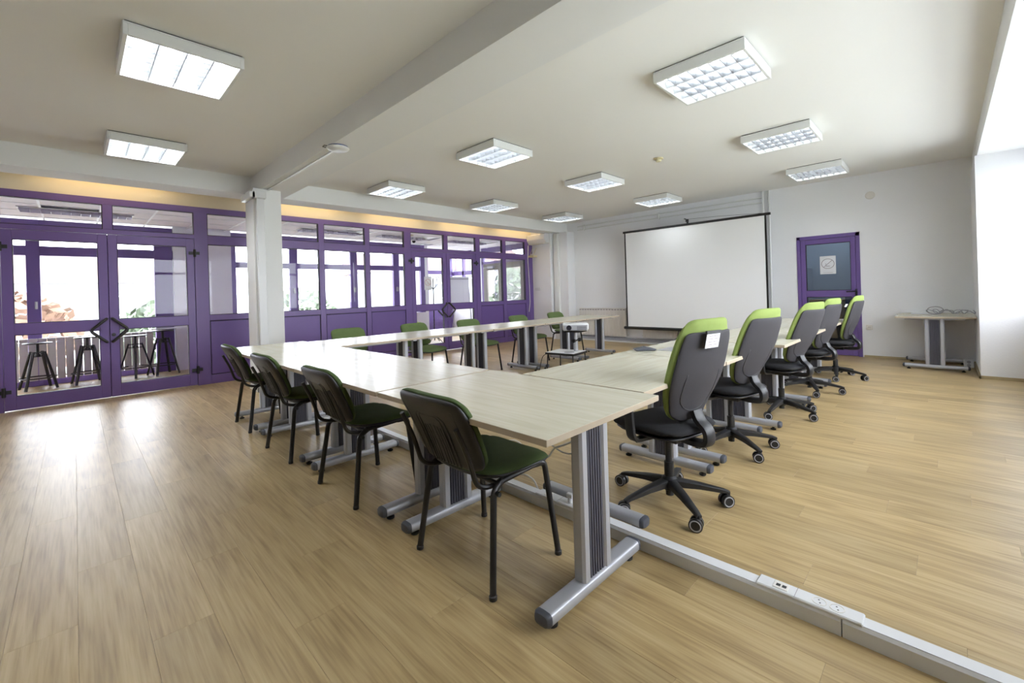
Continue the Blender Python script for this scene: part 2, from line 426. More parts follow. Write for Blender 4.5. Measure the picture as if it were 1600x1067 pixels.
def leaf(n, a, b_, hinge, lock):
    """glazed double-door leaf; hinge side -1 left +1 right"""
    d = struct('door_%d' % n, MB().box(a+.004, a+.095, -.03, .03, .012, 2.17).box(b_-.095, b_-.004, -.03, .03, .012, 2.17), 'purple', bevel=.003)
    part('rail', bx(a+.095, b_-.095, -.03, .03, 2.055, 2.17), 'purple', d, bevel=.003)
    part('rail', bx(a+.095, b_-.095, -.03, .03, .905, 1.04), 'purple', d, bevel=.003)
    part('rail', bx(a+.095, b_-.095, -.03, .03, .012, .175), 'purple', d, bevel=.003)
    for z0, z1 in ((.175, .905), (1.04, 2.055)):
        g = MB()
        for q in ((a+.095, a+.102, z0, z1), (b_-.102, b_-.095, z0, z1), (a+.095, b_-.095, z0, z0+.007), (a+.095, b_-.095, z1-.007, z1)): g.box(q[0], q[1], -.024, .024, q[2], q[3])
        part('gasket', g, 'gasket', d)
        part('pane', bx(a+.095, b_-.095, -.004, .004, z0, z1), 'glass', d)
    hx = b_-.03 if hinge < 0 else a+.03; s_ = -1 if hinge < 0 else 1
    for y in (-1, 1):
        hp = [(hx, y*.03, 1.05), (hx, y*.075, 1.05), (hx+s_*.16, y*.075, .90), (hx, y*.075, .745), (hx, y*.03, .745)]
        part('handle', MB().tube(fillet(hp, .045), .017, 10), 'blkm', d, smooth=True)
    ex = a if hinge < 0 else b_
    for z in (1.96, .235):
        part('hinge', MB().box(ex-.07, ex+.06, -.048, -.03, z-.022, z+.022).cyl((ex, -.048, z-.055), (ex, -.048, z+.055), .017), 'blk', d)
    if lock: part('lock', MB().lathe([(.0, -.040), (.022, -.038), (.022, -.03)], (hx+.01, 0, .835), 16, 'y'), 'blk', d, smooth=True)
    return d
for d_, xm in ((leaf(1, -.60, .331, -1, False), .330), (leaf(3, 4.965, 5.866, -1, False), 5.865)):
    part('meeting_strip', bx(xm-.012, xm+.010, .030, .036, .012, 2.17), 'purple', d_)
leaf(2, .329, 1.275, 1, True)
leaf(4, 5.864, 6.73, 1, False)
struct('trim_5', bx(8.56, 8.72, -TH, TH, 0, 2.65), 'purple')

# ------------------------------------------------------------------ glazed corridor behind the partition
CZ = 2.60
struct('ceiling_corridor_slab', bx(X0-.1, 9.0, .12, 3.7, 2.74, 2.82), 'wall')
cc = struct('ceiling_corridor', MB().box(X0, 8.8, .035, 2.15, CZ+.03, CZ+.04).box(6.75, 8.8, 2.15, 3.6, CZ+.03, CZ+.04), 'tgrid')
tl = bx(-.295, .295, -.295, .295, 0, .02).mesh('ceiling_tile', 'tile', bevel=.004)
grid = MB()
for i in range(19):
    x = X0+.2+.6*i
    if x > 8.4: break
    for j in range(6):
        y = .35+.6*j
        if y > 1.9 and x < 6.7: continue
        if (i, j) in ((4, 1), (11, 1), (14, 1), (17, 1)): continue
        obj('ceiling_tile', tl, cc, (x, y, CZ+.004))
for i in range(20):
    x = X0-.1+.6*i
    if x < 8.8: grid.box(x-.012, x+.012, .04, 2.15 if x < 6.7 else 3.6, CZ-.002, CZ+.006)
for j in range(7):
    y = .05+.6*j
    if y < 3.6: grid.box(X0 if y < 2.1 else 6.75, 8.8, y-.008, y+.008, CZ-.002, CZ+.006)
part('tile_grid', grid, 'tgrid', cc)
def corr_win(n, x0, x1, stiles, zlow, ztr, ytop=2.49, y=2.15):
    f_ = MB().box(x0, x1, y, y+.08, ytop, CZ).box(x0, x1, y, y+.08, 0, zlow).box(x0, x1, y, y+.08, ztr[0], ztr[1])
    for a, b_ in stiles: f_.box(a, b_, y-.01, y+.08, 0, CZ)
    wo = struct('window_%d' % n, f_, 'purple', bevel=.004)
    st = sorted(stiles)
    for (a, b_), (c, d) in zip(st[:-1], st[1:]):
        part('pane', bx(b_, c, y+.035, y+.043, zlow, ztr[0]), 'glass', wo)
        part('pane', bx(b_, c, y+.035, y+.043, ztr[1], ytop), 'glass', wo)
    return wo
w1 = corr_win(1, -2.6, 1.30, [(-2.6, -2.45), (-1.55, -1.40), (-.51, -.36), (1.03, 1.29)], .10, (2.04, 2.19))
for xx in (-.41,): part('window_handle', MB().box(xx-.015, xx+.015, 2.10, 2.14, 1.20, 1.32).tube([(xx, 2.10, 1.30), (xx, 2.07, 1.30), (xx, 2.07, 1.20)], .010, 8), 'grey', w1, smooth=True)
w2 = corr_win(2, 2.20, 6.75, [(2.20, 2.30), (3.30, 3.47), (4.66, 4.83), (5.80, 5.97), (6.62, 6.75)], .80, (1.90, 2.02), 2.42)
for xx in (3.38, 4.74, 5.88): part('window_handle', MB().box(xx-.015, xx+.015, 2.10, 2.14, 1.36, 1.48).tube([(xx, 2.10, 1.46), (xx, 2.07, 1.46), (xx, 2.07, 1.36)], .010, 8), 'grey', w2, smooth=True)
struct('wall_corridor_pillar', MB().box(1.30, 2.20, 2.05, 2.40, 0, CZ+.04), 'wall')
struct('wall_corridor_parapet', MB().box(2.20, 6.75, 2.10, 2.15, 0, .78), 'wall')
struct('trim_6', bx(6.75, 6.85, 2.15, 3.7, 0, CZ+.04), 'wall')
w3 = corr_win(8, 6.85, 8.8, [(6.85, 6.92), (7.75, 7.85), (8.72, 8.8)], .80, (1.90, 2.02), 2.42, y=3.6)
struct('wall_corridor_side', MB().box(8.8, 8.95, 2.15, 2.6, 0, CZ+.1).box(8.8, 8.95, 2.6, 3.7, 0, .85).box(X0-.15, X0, 0, 2.3, 0, CZ+.2), 'wall')
w9 = struct('window_9', MB().box(8.8, 8.88, 2.6, 3.7, 1.85, 1.98).box(8.8, 8.88, 2.6, 3.7, 2.45, 2.7).box(8.8, 8.88, 3.02, 3.10, .85, 2.7), 'purple')
part('pane', bx(8.84, 8.848, 2.6, 3.6, .85, 2.45), 'glass', w9)
# end wall: brown framed door and side light
d6 = struct('window_10', MB().box(8.8, 8.88, 0, 2.15, 2.45, 2.62).box(8.8, 8.88, 2.05, 2.15, 0, 2.45).box(8.8, 8.88, 1.16, 1.24, 0, 2.45).box(8.8, 8.88, .0, .36, 0, 2.45).box(8.8, 8.88, 0, 2.15, 2.12, 2.20), 'purple', bevel=.004)
d6b = part('sash', MB().box(8.79, 8.86, 1.24, 1.40, 0, 2.12).box(8.79, 8.86, 1.90, 2.05, 0, 2.12).box(8.79, 8.86, 1.40, 1.90, 1.93, 2.12).box(8.79, 8.86, 1.4, 1.9, 0, 1.0), 'brownf', d6, bevel=.004)
part('sash', MB().box(8.79, 8.86, .36, .50, 0, 2.12).box(8.79, 8.86, .50, 1.16, 1.96, 2.12).box(8.79, 8.86, .5, 1.16, 0, 1.0), 'brownf', d6, bevel=.004)
part('pane', bx(8.82, 8.828, 1.40, 1.90, 1.0, 1.93), 'glass', d6); part('pane', bx(8.82, 8.828, .50, 1.16, 1.0, 1.96), 'glass', d6)
part('pane', bx(8.82, 8.828, .36, 2.05, 2.20, 2.45), 'glass', d6)
part('door_closer', MB().box(8.72, 8.79, 1.55, 1.80, 1.98, 2.04).tube([(8.75, 1.60, 2.0), (8.62, 1.85, 2.0), (8.76, 2.0, 2.0)], .010, 8), 'silver', d6)
# room behind the far door
struct('wall_side_room', MB().box(10.9, 11.0, -8.2, -4.8, 0, 2.8).box(X1+.15, 11.0, -8.3, -8.2, 0, 2.8).box(X1+.15, 11.0, -4.8, -4.7, 0, 2.8), 'room2')
struct('floor_side_room', bx(9.17, 11.0, -8.2, -4.8, -.1, 0), 'floor')
struct('ceiling_side_room', bx(X1+.15, 11.0, -8.3, -4.7, 2.8, 2.9), 'room2')
t = thing('side_room_added_light', 'unseen ceiling light added to brighten the room behind the purple door', 'ceiling light', (10.0, -6.4, 2.79))  # added lamp, out of view, so the door glass does not go black
part('housing', bx(-.62, .62, -.16, .16, -.05, 0), 'whitem', t); part('diffuser', bx(-.60, .60, -.14, .14, -.06, -.05), emis('side_room_added_lamp', (.85, .93, 1.0), 7), t)
# far door
d5 = struct('door_5', MB().box(X1-.015, X1+.10, DY0, DY0+.055, 0, DZ).box(X1-.015, X1+.10, DY1-.055, DY1, 0, DZ).box(X1-.015, X1+.10, DY0, DY1, DZ-.06, DZ), 'purple', bevel=.003)
xd0, xd1 = X1-.005, X1+.05
for q in ((DY0+.058, DY0+.125, .01, DZ-.064), (DY1-.13, DY1-.058, .01, DZ-.064)): part('stile', bx(xd0, xd1, *q), 'purple', d5, bevel=.003)
for q in ((DY0+.125, DY1-.13, 1.925, DZ-.064), (DY0+.125, DY1-.13, 1.0, 1.11), (DY0+.125, DY1-.13, .01, .13)): part('rail', bx(xd0, xd1, *q), 'purple', d5, bevel=.003)
for z0, z1 in ((.13, 1.0), (1.11, 1.925)):
    a, b_ = DY0+.125, DY1-.13; g = MB()
    for q in ((a, a+.008, z0, z1), (b_-.008, b_, z0, z1), (a, b_, z0, z0+.008), (a, b_, z1-.008, z1)): g.box(xd0+.006, xd1-.006, q[0], q[1], q[2], q[3])
    part('gasket', g, 'gasket', d5); part('pane', bx(X1+.018, X1+.026, a, b_, z0, z1), 'glassd', d5)
part('handle', MB().box(xd0-.012, xd0, -6.875, -6.845, .99, 1.13).tube(fillet([(xd0, -6.86, 1.09), (xd0-.05, -6.86, 1.09), (xd0-.05, -6.73, 1.085)], .02), .010, 8), 'blk', d5, smooth=True)
part('lock', MB().lathe([(0, -.02), (.016, -.018), (.016, 0)], (xd0, -6.86, .965), 12, 'x'), 'blk', d5)

# ------------------------------------------------------------------ ceiling lights
hous = MB(); s1, s2, zt = .33, .345, .085
hous.box(-s1, s1, -s2, s2, -.012, 0)
for q in ((-s1, -s1+.025, -s2, s2), (s1-.025, s1, -s2, s2), (-s1+.025, s1-.025, -s2, -s2+.02), (-s1+.025, s1-.025, s2-.02, s2)): hous.box(*q, -zt, -.012)
hous_me = hous.mesh('housing', 'whitem', bevel=.003)
gap_me = bx(-s1+.01, s1-.01, -s2+.01, s2-.01, 0, .008).mesh('mounting_plate', 'blk')
cross_me = MB().rings([[(-.30, y, z) for y, z in ((-.010, -.035), (.010, -.035), (.0025, -.08), (-.0025, -.08))], [(.30, y, z) for y, z in ((-.010, -.035), (.010, -.035), (.0025, -.08), (-.0025, -.08))]]).mesh('louvre_blade', 'alu')
long_me = MB().rings([[(x, -.32, z) for x, z in ((-.012, -.03), (.012, -.03), (.003, -.082), (-.003, -.082))], [(x, .32, z) for x, z in ((-.012, -.03), (.012, -.03), (.003, -.082), (-.003, -.082))]]).mesh('louvre_blade', 'alu')
def tube_me(st): return MB().cyl((0, -.30, 0), (0, .30, 0), .013, 10).mesh('lamp_tube', emis('fluorescent_%d' % st, (.93, .97, 1.0), st))
T_hi = tube_me(70); T_lo = tube_me(8); T_mid = tube_me(20); T_mid2 = tube_me(26)
def light(x, y, label, tm, long_x=False):
    t = thing('ceiling_light', label, 'ceiling light', (x, y, H-.009), 0, 'square louvred ceiling lights')
    obj('mounting_plate', gap_me, t); obj('housing', hous_me, t)
    for i in range(4): obj('lamp_tube', tm, t, (-.225+.15*i, 0, -.032))
    for i in range(3): obj('louvre_blade', long_me, t, (-.15+.15*i, 0, 0))
    for i in range(7): obj('louvre_blade', cross_me, t, (0, -.24+.08*i, 0))
    return t
light(.58, -4.00, 'square white louvred ceiling light, largest and brightest on the left side', T_hi)
light(.60, -6.60, 'ceiling light of the left column of lights nearest the camera, by the window wall', T_mid2)
light(.60, -1.62, 'white ceiling light nearest the glass double door on the left', T_hi)
light(3.72, -3.97, 'ceiling light over the middle of the table ring, beside the beam', T_mid)
light(3.70, -6.60, 'dim-looking mirrored grid ceiling light at the top right, the largest there', T_lo)
light(5.90, -6.58, 'second ceiling light of the right-hand row, behind the largest mirrored one', T_lo)
light(8.05, -6.56, 'ceiling light of the right-hand row nearest the purple door', T_lo)
light(3.72, -1.62, 'ceiling light just right of the white column, above the purple glazing', T_mid)
light(5.88, -1.62, 'second ceiling light from the white column in the row by the glazing', T_mid)
light(8.05, -1.62, 'small far ceiling light in the corner near the air conditioner', T_mid)
light(5.90, -3.97, 'ceiling light in front of the smoke detector, middle row', T_mid)
light(8.05, -3.97, 'ceiling light just in front of the projection screen, middle row', T_mid)

# ------------------------------------------------------------------ tables
def table_meshes(L):
    """table long in local X (length L), .80 deep in local Y, origin floor centre"""
    d = {}
    d['top'] = bx(-L/2, L/2, -.398, .398, .7155, .7395).mesh('tabletop', 'edge', bevel=.0015)
    d['lam'] = bx(-L/2+.001, L/2-.001, -.397, .397, .7390, .7402).mesh('laminate', 'birch')
    return d
post = MB()
for s_ in (-1, 1):
    rr = []
    for z in (.075, .705):
        c0 = s_*.075; rr.append([(.028*a, c0+.024*b_, z) for a, b_ in ((-1, -.6), (-.6, -1), (.6, -1), (1, -.6), (1, .6), (.6, 1), (-.6, 1), (-1, .6))])
    post.rings(rr)
post.box(-.025, .025, -.30, .30, .69, .715)
post_me = post.mesh('leg', 'silver', smooth=True)
inf = MB(); n = 6
prof = []
for i in range(n):
    y = -.051+.102*i/n; w_ = .102/n
    prof += [(y+.002, .018), (y+.004, .022), (y+w_-.004, .022), (y+w_-.002, .018)]
pl = [(x, y) for y, x in prof]+[(-x, y) for y, x in reversed(prof)]
inf.prism(pl, .075, .705); inf_me = inf.mesh('infill_panel', 'infill')
foot = MB(); rr = []
def se(v): return math.copysign(abs(v)**.55, v)
for y in (-.31, .31): rr.append([(.037*se(math.cos(a)), y, .052+.025*se(math.sin(a))) for a in [2*PI*k/16 for k in range(16)]])
foot.rings(rr); foot_me = foot.mesh('foot', 'silver', smooth=True)
cap = MB()
cap.rings([[(r_*.038*se(math.cos(a)), y, .052+r_*.026*se(math.sin(a))) for a in [2*PI*k/16 for k in range(16)]] for y, r_ in ((0, 1), (.012, .98), (.022, .8), (.026, .4))])
cap_me = cap.mesh('end_cap', 'silverd', smooth=True)
lev_me = MB().lathe([(.018, 0), (.022, .004), (.022, .012), (.010, .016), (.010, .034)], n=12).mesh('leveller', 'blk', smooth=True)
tcache = {}
def table(x, y, L, rotz, label, shift=0):
    if L not in tcache: tcache[L] = table_meshes(L)
    d = tcache[L]
    t = thing('conference_table', label, 'table', (x, y, 0), rotz, 'pale birch tables set in a U')
    tp = obj('tabletop', d['top'], t); obj('laminate', d['lam'], tp)
    for s_ in (-1, 1):
        lg = obj('leg', post_me, t, (s_*(L/2-.11), 0, 0))
        obj('infill_panel', inf_me, lg); obj('foot', foot_me, lg)
        obj('end_cap', cap_me, lg, (0, .31, 0)); obj('end_cap', cap_me, lg, (0, -.31, 0), (0, 0, PI))
        obj('leveller', lev_me, lg, (0, .27, 0)); obj('leveller', lev_me, lg, (0, -.27, 0))
    o = part('crossbeam', bx(-L/2+.11, L/2-.11, -.02, .02, .66, .70), 'silver', t)
    return t
HP = PI/2
table(1.494, -6.395, 1.14, HP, 'birch-topped table whose front corner and grey T-leg stand nearest the camera')
table(1.490, -5.215, 1.18, HP, 'birch-topped table behind the nearest one, second green chair from the camera tucked in')
table(1.490, -4.030, 1.17, HP, 'third birch table of the near row, at the third green chair')
table(1.490, -2.990, .90, HP, 'short birch table at the far left corner of the ring, beside the column')
table(2.450, -6.486, 1.09, 0, 'birch table on the right-hand row, joined to the nearest table, at the first lime chair')
table(3.520, -6.490, 1.04, 0, 'second birch table of the right-hand row, the one under the grey remote and papers')
table(4.620, -6.575, 1.10, 0, 'third birch table of the right-hand row, set slightly outward, at the third lime chair')
table(5.730, -6.575, 1.10, 0, 'fourth birch table of the right-hand row, at the fourth lime chair')
table(6.830, -6.575, 1.08, 0, 'last birch table of the right-hand row, in front of the purple door')
table(2.440, -3.085, 1.09, 0, 'first birch table of the left-hand row, at the corner, before the first moss-green chair')
table(3.540, -3.060, 1.09, 0, 'second birch table of the left-hand row, in front of the open glass door pair')
table(4.640, -3.060, 1.09, 0, 'third birch table of the left-hand row, middle of five')
table(5.740, -3.060, 1.09, 0, 'fourth birch table of the left-hand row, behind the projector stand')
table(6.840, -3.060, 1.09, 0, 'end birch table of the left-hand row, in front of the white radiator')
table(8.66, -7.79, .96, 0, 'small birch table alone in the far right corner against the white wall')

# ------------------------------------------------------------------ green visitor chairs (face local +X)
def visitor_chair(label, green='green', loc=(0, 0, 0), rotz=0, group='green visitor chairs'):
    t = thing('visitor_chair', label, 'chair', loc, rotz, group)
    def P(s_, q):
        x = .030+.215*q; y = .238*s_*(1-.05*(q < 0)*abs(q)); z = .452+.012*s_*s_-.020*max(0, q)**3-.006*(1-q*q)+.012*max(0, -q)**2
        return (x, y, z), (0, 0, 1)
    st = part('seat', MB().pillow(P, .034, .006, 14, 14, m=5), green, t, smooth='all')
    def Pu(s_, q):
        p, nn = P(s_*1.0, q); return (p[0], p[1], p[2]-.004), nn
    part('seat_shell', MB().pillow(Pu, .004, .028, 12, 12, m=5), 'blks', st, smooth='all')
    def B(s_, q):
        tt = (q+1)/2; z = .487+.330*tt; x = -.195-.150*tt+.024*s_*s_+.012*math.sin(tt*PI)
        return (x, (.236-.010*(1-tt))*s_, z), Vector((.91, 0, .41)).normalized()
    part('backrest', MB().pillow(B, .040, .006, 16, 16, m=6, e=9), green, t, smooth='all')
    def Bs(s_, q):
        p, nn = B(s_*.995, q*1.0); return Vector(p)-nn*.008, nn
    sh = part('back_shell', MB().pillow(Bs, .008, .020, 16, 16, m=6, e=12), 'blks', t, smooth='all')
    rb = MB()
    def bp(y, tt, off): 
        p, nn = B(y/.235, tt*2-1); return Vector(p)-nn*off
    for k, yy in enumerate((-.055, -.035, -.015, .015, .035, .055)):
        top = .62-.045*abs(k-2.5)*0+.0; rb.tube([bp(yy, u_, .0265) for u_ in (.06, .25, .45, top-.03*abs(k-2.5)/2.5)], .0045, 6)
    for a in (.075, .10):
        rb.tube([bp(y_, u_, .0262) for y_, u_ in ((-a, .05), (-a, .66+a*.5), (-a*.8, .70+a*.6), (a*.8, .70+a*.6), (a, .66+a*.5), (a, .05))], .004, 6)
    part('rib', rb, 'blks', sh, smooth=True)
    part('shell_panel_line', MB().tube([bp(y_, u_, .024) for y_, u_ in ((-.165, .05), (-.175, .5), (-.175, .86), (0, .90), (.175, .86), (.175, .5), (.165, .05))], .004, 6), 'blk', sh, smooth=True)
    for s_ in (-1, 1):
        fy, ky = s_*.262, s_*.225
        part('leg', MB().tube(fillet([(-.21, fy, .012), (-.158, ky, .405), (-.10, ky-s_*.01, .432)], .05), .0125, 10, flat=1.25), 'blkm', t, smooth=True)
        part('leg', MB().tube(fillet([(.205, fy, .012), (.165, ky, .44), (.10, ky-s_*.01, .440)], .05), .0125, 10, flat=1.25), 'blkm', t, smooth=True)
        part('side_rail', MB().tube([(-.12, ky-s_*.008, .430), (.13, ky-s_*.008, .440)], .012, 8), 'blkm', t, smooth=True)
        part('back_upright', MB().tube(fillet([(.0, s_*.17, .425), (-.14, s_*.195, .412), (-.225, s_*.20, .44), (-.268, s_*.20, .58), (-.325, s_*.20, .70)], .06), .011, 8), 'blkm', t, smooth=True)
        for x in (-.21, .205): part('leg_cap', MB().lathe([(.013, 0), (.017, .003), (.017, .018), (.013, .022)], (x, fy, 0), 10), 'blk', t, smooth=True)
        part('bumper', MB().cyl((-.15, ky+s_*.008, .40), (-.15, ky+s_*.03, .40), .010, 10), 'blk', t, smooth=True)
    part('crossbar', MB().cyl((-.12, -.215, .425), (-.12, .215, .425), .010, 8).cyl((.12, -.215, .435), (.12, .215, .435), .010, 8), 'blkm', t, smooth=True)
    return t
vc = visitor_chair('dark green visitor chair nearest the camera, ribbed black back shell facing it', 'green', (1.375, -6.335, 0))
dup(vc, (1.345, -5.19, 0), 0, 'second dark green visitor chair from the camera along the near row')
dup(vc, (1.33, -4.13, 0), .02, 'third dark green visitor chair from the camera along the near row')
dup(vc, (1.35, -3.03, 0), -.02, 'leftmost dark green visitor chair, beside the white column')
vg = visitor_chair('moss-green visitor chair first behind the left-hand row, nearest the column', 'green2', (2.62, -2.42, 0), -HP)
dup(vg, (3.62, -2.50, 0), -HP+.05, 'moss-green visitor chair second from the column behind the left-hand row')
dup(vg, (4.56, -2.62, 0), -HP, 'moss-green visitor chair in the middle of the five behind the left-hand row')
dup(vg, (5.74, -2.62, 0), -HP, 'moss-green visitor chair fourth behind the left-hand row')
dup(vg, (6.86, -2.58, 0), -HP, 'last moss-green visitor chair behind the left-hand row, by the white wall')

# ------------------------------------------------------------------ lime office chairs (face local +X)
def office_chair(label, loc, rotz, spin, rec=.17):
    t = thing('office_chair', label, 'office chair', loc, rotz, 'lime and charcoal office chairs along the right-hand row')
    def P(s_, q):
        x = .03+.235*q; y = .235*s_*(1-.06*max(0, -q)); z = .465-.025*max(0, q)**3+.006*s_*s_
        return (x, y, z), (0, 0, 1)
    st = part('seat', MB().pillow(P, .030, .035, 14, 14, m=4.5), 'blkf', t, smooth='all')
    part('seat_pan', MB().pillow(lambda a, b_: ((P(a*.93, b_*.93)[0][0], P(a*.93, b_*.93)[0][1], .432), (0, 0, 1)), .006, .022, 10, 10, m=4.5), 'blk', st, smooth='all')
    def B(s_, q):
        tt = (q+1)/2; z = .505+.565*tt
        x = -.140-.025*math.cos(min(1, tt*1.6)*PI)*-1*(1-tt)-rec*tt**1.35+.030*s_*s_
        wd = .192+.034*math.sin(max(0, min(1, 1.25*(1-tt)))**1.3*PI)
        nn = Vector((.97, 0, .24*min(1, tt*1.4)))
        return (x, wd*s_, z), nn.normalized()
    bk = part('backrest', MB().pillow(B, .030, .030, 18, 26, m=lambda b_: 6.5 if b_ > 0 else 3.0, e=7), 'lime', t, smooth='all')
    def Bs(s_, q):
        q2 = -1+(q+1)*.90; p, nn = B(s_*.955, q2*.985); return Vector(p)-nn*.026, nn
    part('back_shell', MB().pillow(Bs, .004, .014, 18, 24, m=lambda b_: 14 if b_ > 0 else 3.2, e=12), 'mesh', t, smooth='all')
    ln = [(-.62, .12), (-.66, -.1), (-.68, -.35)]+[(.68*math.cos(a), -.40+.36*math.sin(a)) for a in [PI+PI*k/14 for k in range(15)]]+[(.68, -.35), (.66, -.1), (.62, .12)]
    part('lumbar_line', MB().tube([Vector(Bs(a, b_)[0])-Bs(a, b_)[1]*.0135 for a, b_ in ln], .0028, 6), 'blk', bk, smooth='all')
    part('back_bar', MB().sweep(fillet([(-.02, 0, .405), (-.18, 0, .392), (-.262, 0, .405), (-.262, 0, .475), (-.205, 0, .52), (-.185, 0, .57)], .07, 6), .036, .018), 'blk', t, smooth=True)
    part('mechanism', MB().box(-.11, .10, -.075, .075, .375, .42).cyl((.03, -.16, .395), (.03, .12, .395), .008).box(.01, .06, -.19, -.15, .39, .40), 'blk', t, bevel=.006)
    for s_ in (-1, 1):
        ar = part('armrest', MB().sweep(fillet([(.02, s_*.12, .40), (.02, s_*.275, .405), (.02, s_*.290, .50), (.035, s_*.285, .655)], .05, 5), .028, .011, (1, 0, 0)), 'blk', t, smooth=True)
        part('arm_pad', MB().pillow(lambda a, b_, s_=s_: ((.035+.115*b_, s_*.285+.038*a, .662), (0, 0, 1)), .014, .010, 8, 10, m=4), 'blk', ar, smooth='all')
    part('gas_lift', MB().lathe([(.027, .10), (.027, .235), (.019, .24), (.019, .38)], n=16).lathe([(.022, .045), (.022, .11)], n=12), 'blk', t, smooth=True)
    bs = MB().lathe([(.030, .075), (.042, .085), (.042, .145), (.030, .155)], n=16)
    for k in range(5):
        a = spin+2*PI*k/5; c_, s_ = math.cos(a), math.sin(a)
        pts = [(.03*c_, .03*s_, .118), (.16*c_, .16*s_, .105), (.29*c_, .29*s_, .083), (.318*c_, .318*s_, .074)]
        bs.sweep(pts, [.028, .023, .016, .014], [.024, .017, .011, .009], (-s_, c_, 0))
        bs.cyl((.312*c_, .312*s_, .055), (.312*c_, .312*s_, .08), .010, 10)
    base = part('star_base', bs, 'blk', t, smooth=True)
    for k in range(5):
        a = spin+2*PI*k/5; r_ = D(115)-rotz+random.Random(k*7+int(loc[0]*10)).uniform(-1, 1)*.45
        c_, s_ = math.cos(a), math.sin(a); px, py = .312*c_+.012*math.cos(r_), .312*s_+.012*math.sin(r_)
        ax = Vector((-math.sin(r_), math.cos(r_), 0))
        cs = MB(); pc = Vector((px, py, .034))
        for w_ in (-1, 1): cs.cyl(pc+ax*w_*.008, pc+ax*w_*.027, .034, 18)
        cs.cyl(pc-ax*.01, pc+ax*.01, .020, 12)
        co = part('caster', cs, 'blk', t, smooth=True)
        for w_ in (-1, 1):
            ring = [pc+ax*w_*.0275+(Vector((ax.y, -ax.x, 0))*math.cos(b_)+Vector((0, 0, 1))*math.sin(b_))*.0255 for b_ in [2*PI*j/18 for j in range(18)]]
            part('wheel_ring', MB().tube(ring, .0032, 6, closed=True), 'grey', co, smooth='all')
    return t
oc = [office_chair('lime and charcoal office chair nearest the camera, white tag at the top of its back', (2.40, -6.76, 0), D(77), D(15-77), .16),
      office_chair('second lime and charcoal office chair from the camera', (3.54, -6.72, 0), D(75), D(-70-60), .19),
      office_chair('third lime and charcoal office chair from the camera', (4.78, -6.77, 0), D(75), D(-72-116), .20),
      office_chair('fourth lime and charcoal office chair, small white sticker at its top corner', (5.93, -6.78, 0), D(77), D(-74-87), .15),
      office_chair('last lime and charcoal office chair, in front of the purple door', (7.00, -6.87, 0), D(82), D(-76-104), .15)]
for t, y0, z0, ww, hh in ((oc[0], .045, .960, .110, .075), (oc[3], -.11, .985, .05, .03)):
    x_ = -.333 if z0 < .97 else -.345
    tg = MB(); tg.rings([[(x_-.0, y0-ww/2, z0+hh/2), (x_, y0+ww/2, z0+hh/2), (x_+.016, y0+ww/2, z0-hh/2), (x_+.016, y0-ww/2, z0-hh/2)], [(x_-.003, y0-ww/2, z0+hh/2), (x_-.003, y0+ww/2, z0+hh/2), (x_+.013, y0+ww/2, z0-hh/2), (x_+.013, y0-ww/2, z0-hh/2)]])
    o = part('tag_card', tg, 'paper', t)
    if t is oc[0]:
        part('tag_clip', bx(x_-.006, x_+.004, y0-ww/2-.004, y0+ww/2+.004, z0+hh/2-.002, z0+hh/2+.014), 'blk', o)
        ink = MB()
        for k in range(4):
            for c0, c1 in ((-.038, -.004), (.002, .036)):
                zc = z0+.024-.015*k; xx = x_-.0034+(hh/2-(zc-z0))*.016/hh*1.0; ink.box(xx-.0004, xx+.0004, y0+c0, y0+c1, zc-.002, zc+.002)
        part('print_lines', ink, 'pgrey', o)

# ------------------------------------------------------------------ floor trunking with sockets
tr = thing('floor_trunking', 'white cable trunking running across the floor from lower right under the tables', 'cable trunking', (0, 0, 0))
def trunk(y0, y1):
    pr_ = [(1.862, 0), (1.860, .052), (1.868, .064), (1.924, .064), (1.934, .054), (1.940, 0)]
    mb = MB().rings([[(x, y0+.001, z) for x, z in pr_], [(x, y1-.001, z) for x, z in pr_]])
    return mb
for a, b_ in ((Y0, -7.632), (-7.630, -5.60), (-5.598, -3.6)): part('trunk_body', trunk(a, b_), 'white', tr, smooth=False)
part('top_seam', MB().box(1.8675, 1.8685, Y0, -3.6, .0625, .0646), 'pgrey', tr)
for ya, yb in ((-7.69, -7.36), (-6.56, -6.20)):
    md = part('socket_module', bx(1.862, 1.930, ya, yb, .060, .074), 'white', tr, bevel=.004)
    part('module_joint', bx(1.8625, 1.9295, ya+.20, ya+.2015, .0735, .0745), 'pgrey', md)
    for yc in (ya+.075, ya+.128):
        part('power_socket', MB().lathe([(.023, .072), (.023, .0755), (.020, .0755), (.019, .0735), (.0, .0735)], (1.896, yc, 0), 20), 'rad', md, smooth=True)
        part('socket_hole', MB().cyl((1.888, yc-.003, .0735), (1.888, yc-.003, .0742), .003, 8).cyl((1.904, yc+.003, .0735), (1.904, yc+.003, .0742), .003, 8), 'blk', md)
    part('data_port', bx(1.874, 1.918, yb-.105, yb-.055, .074, .077), 'rad', md, bevel=.001)
    part('port_opening', MB().box(1.886, 1.902, yb-.098, yb-.084, .0768, .0778).box(1.886, 1.902, yb-.078, yb-.064, .0768, .0778), 'blk', md)
pg = part('plug', MB().cyl((1.896, -6.432, .075), (1.896, -6.432, .105), .017, 14).box(1.885, 1.907, -6.45, -6.41, .10, .125), 'white', None, bevel=.003)
tag(pg, 'white power plug standing in the floor socket under the nearest table', 'plug')
def cable(name, label, pts, r=.0035, m='cable', cat='cable', grp=None):
    o = part(name, MB().tube(fillet(pts, .08, 6), r, 8), m, None, smooth=True); return tag(o, label, cat, grp)
cable('power_cable', 'white cable arching over the floor behind the nearest green chair', [(2.40, -5.36, .006), (2.36, -5.42, .06), (2.30, -5.50, .10), (2.30, -5.60, .135), (2.28, -5.70, .13), (2.26, -5.74, .05), (2.24, -5.78, .006)], .006)
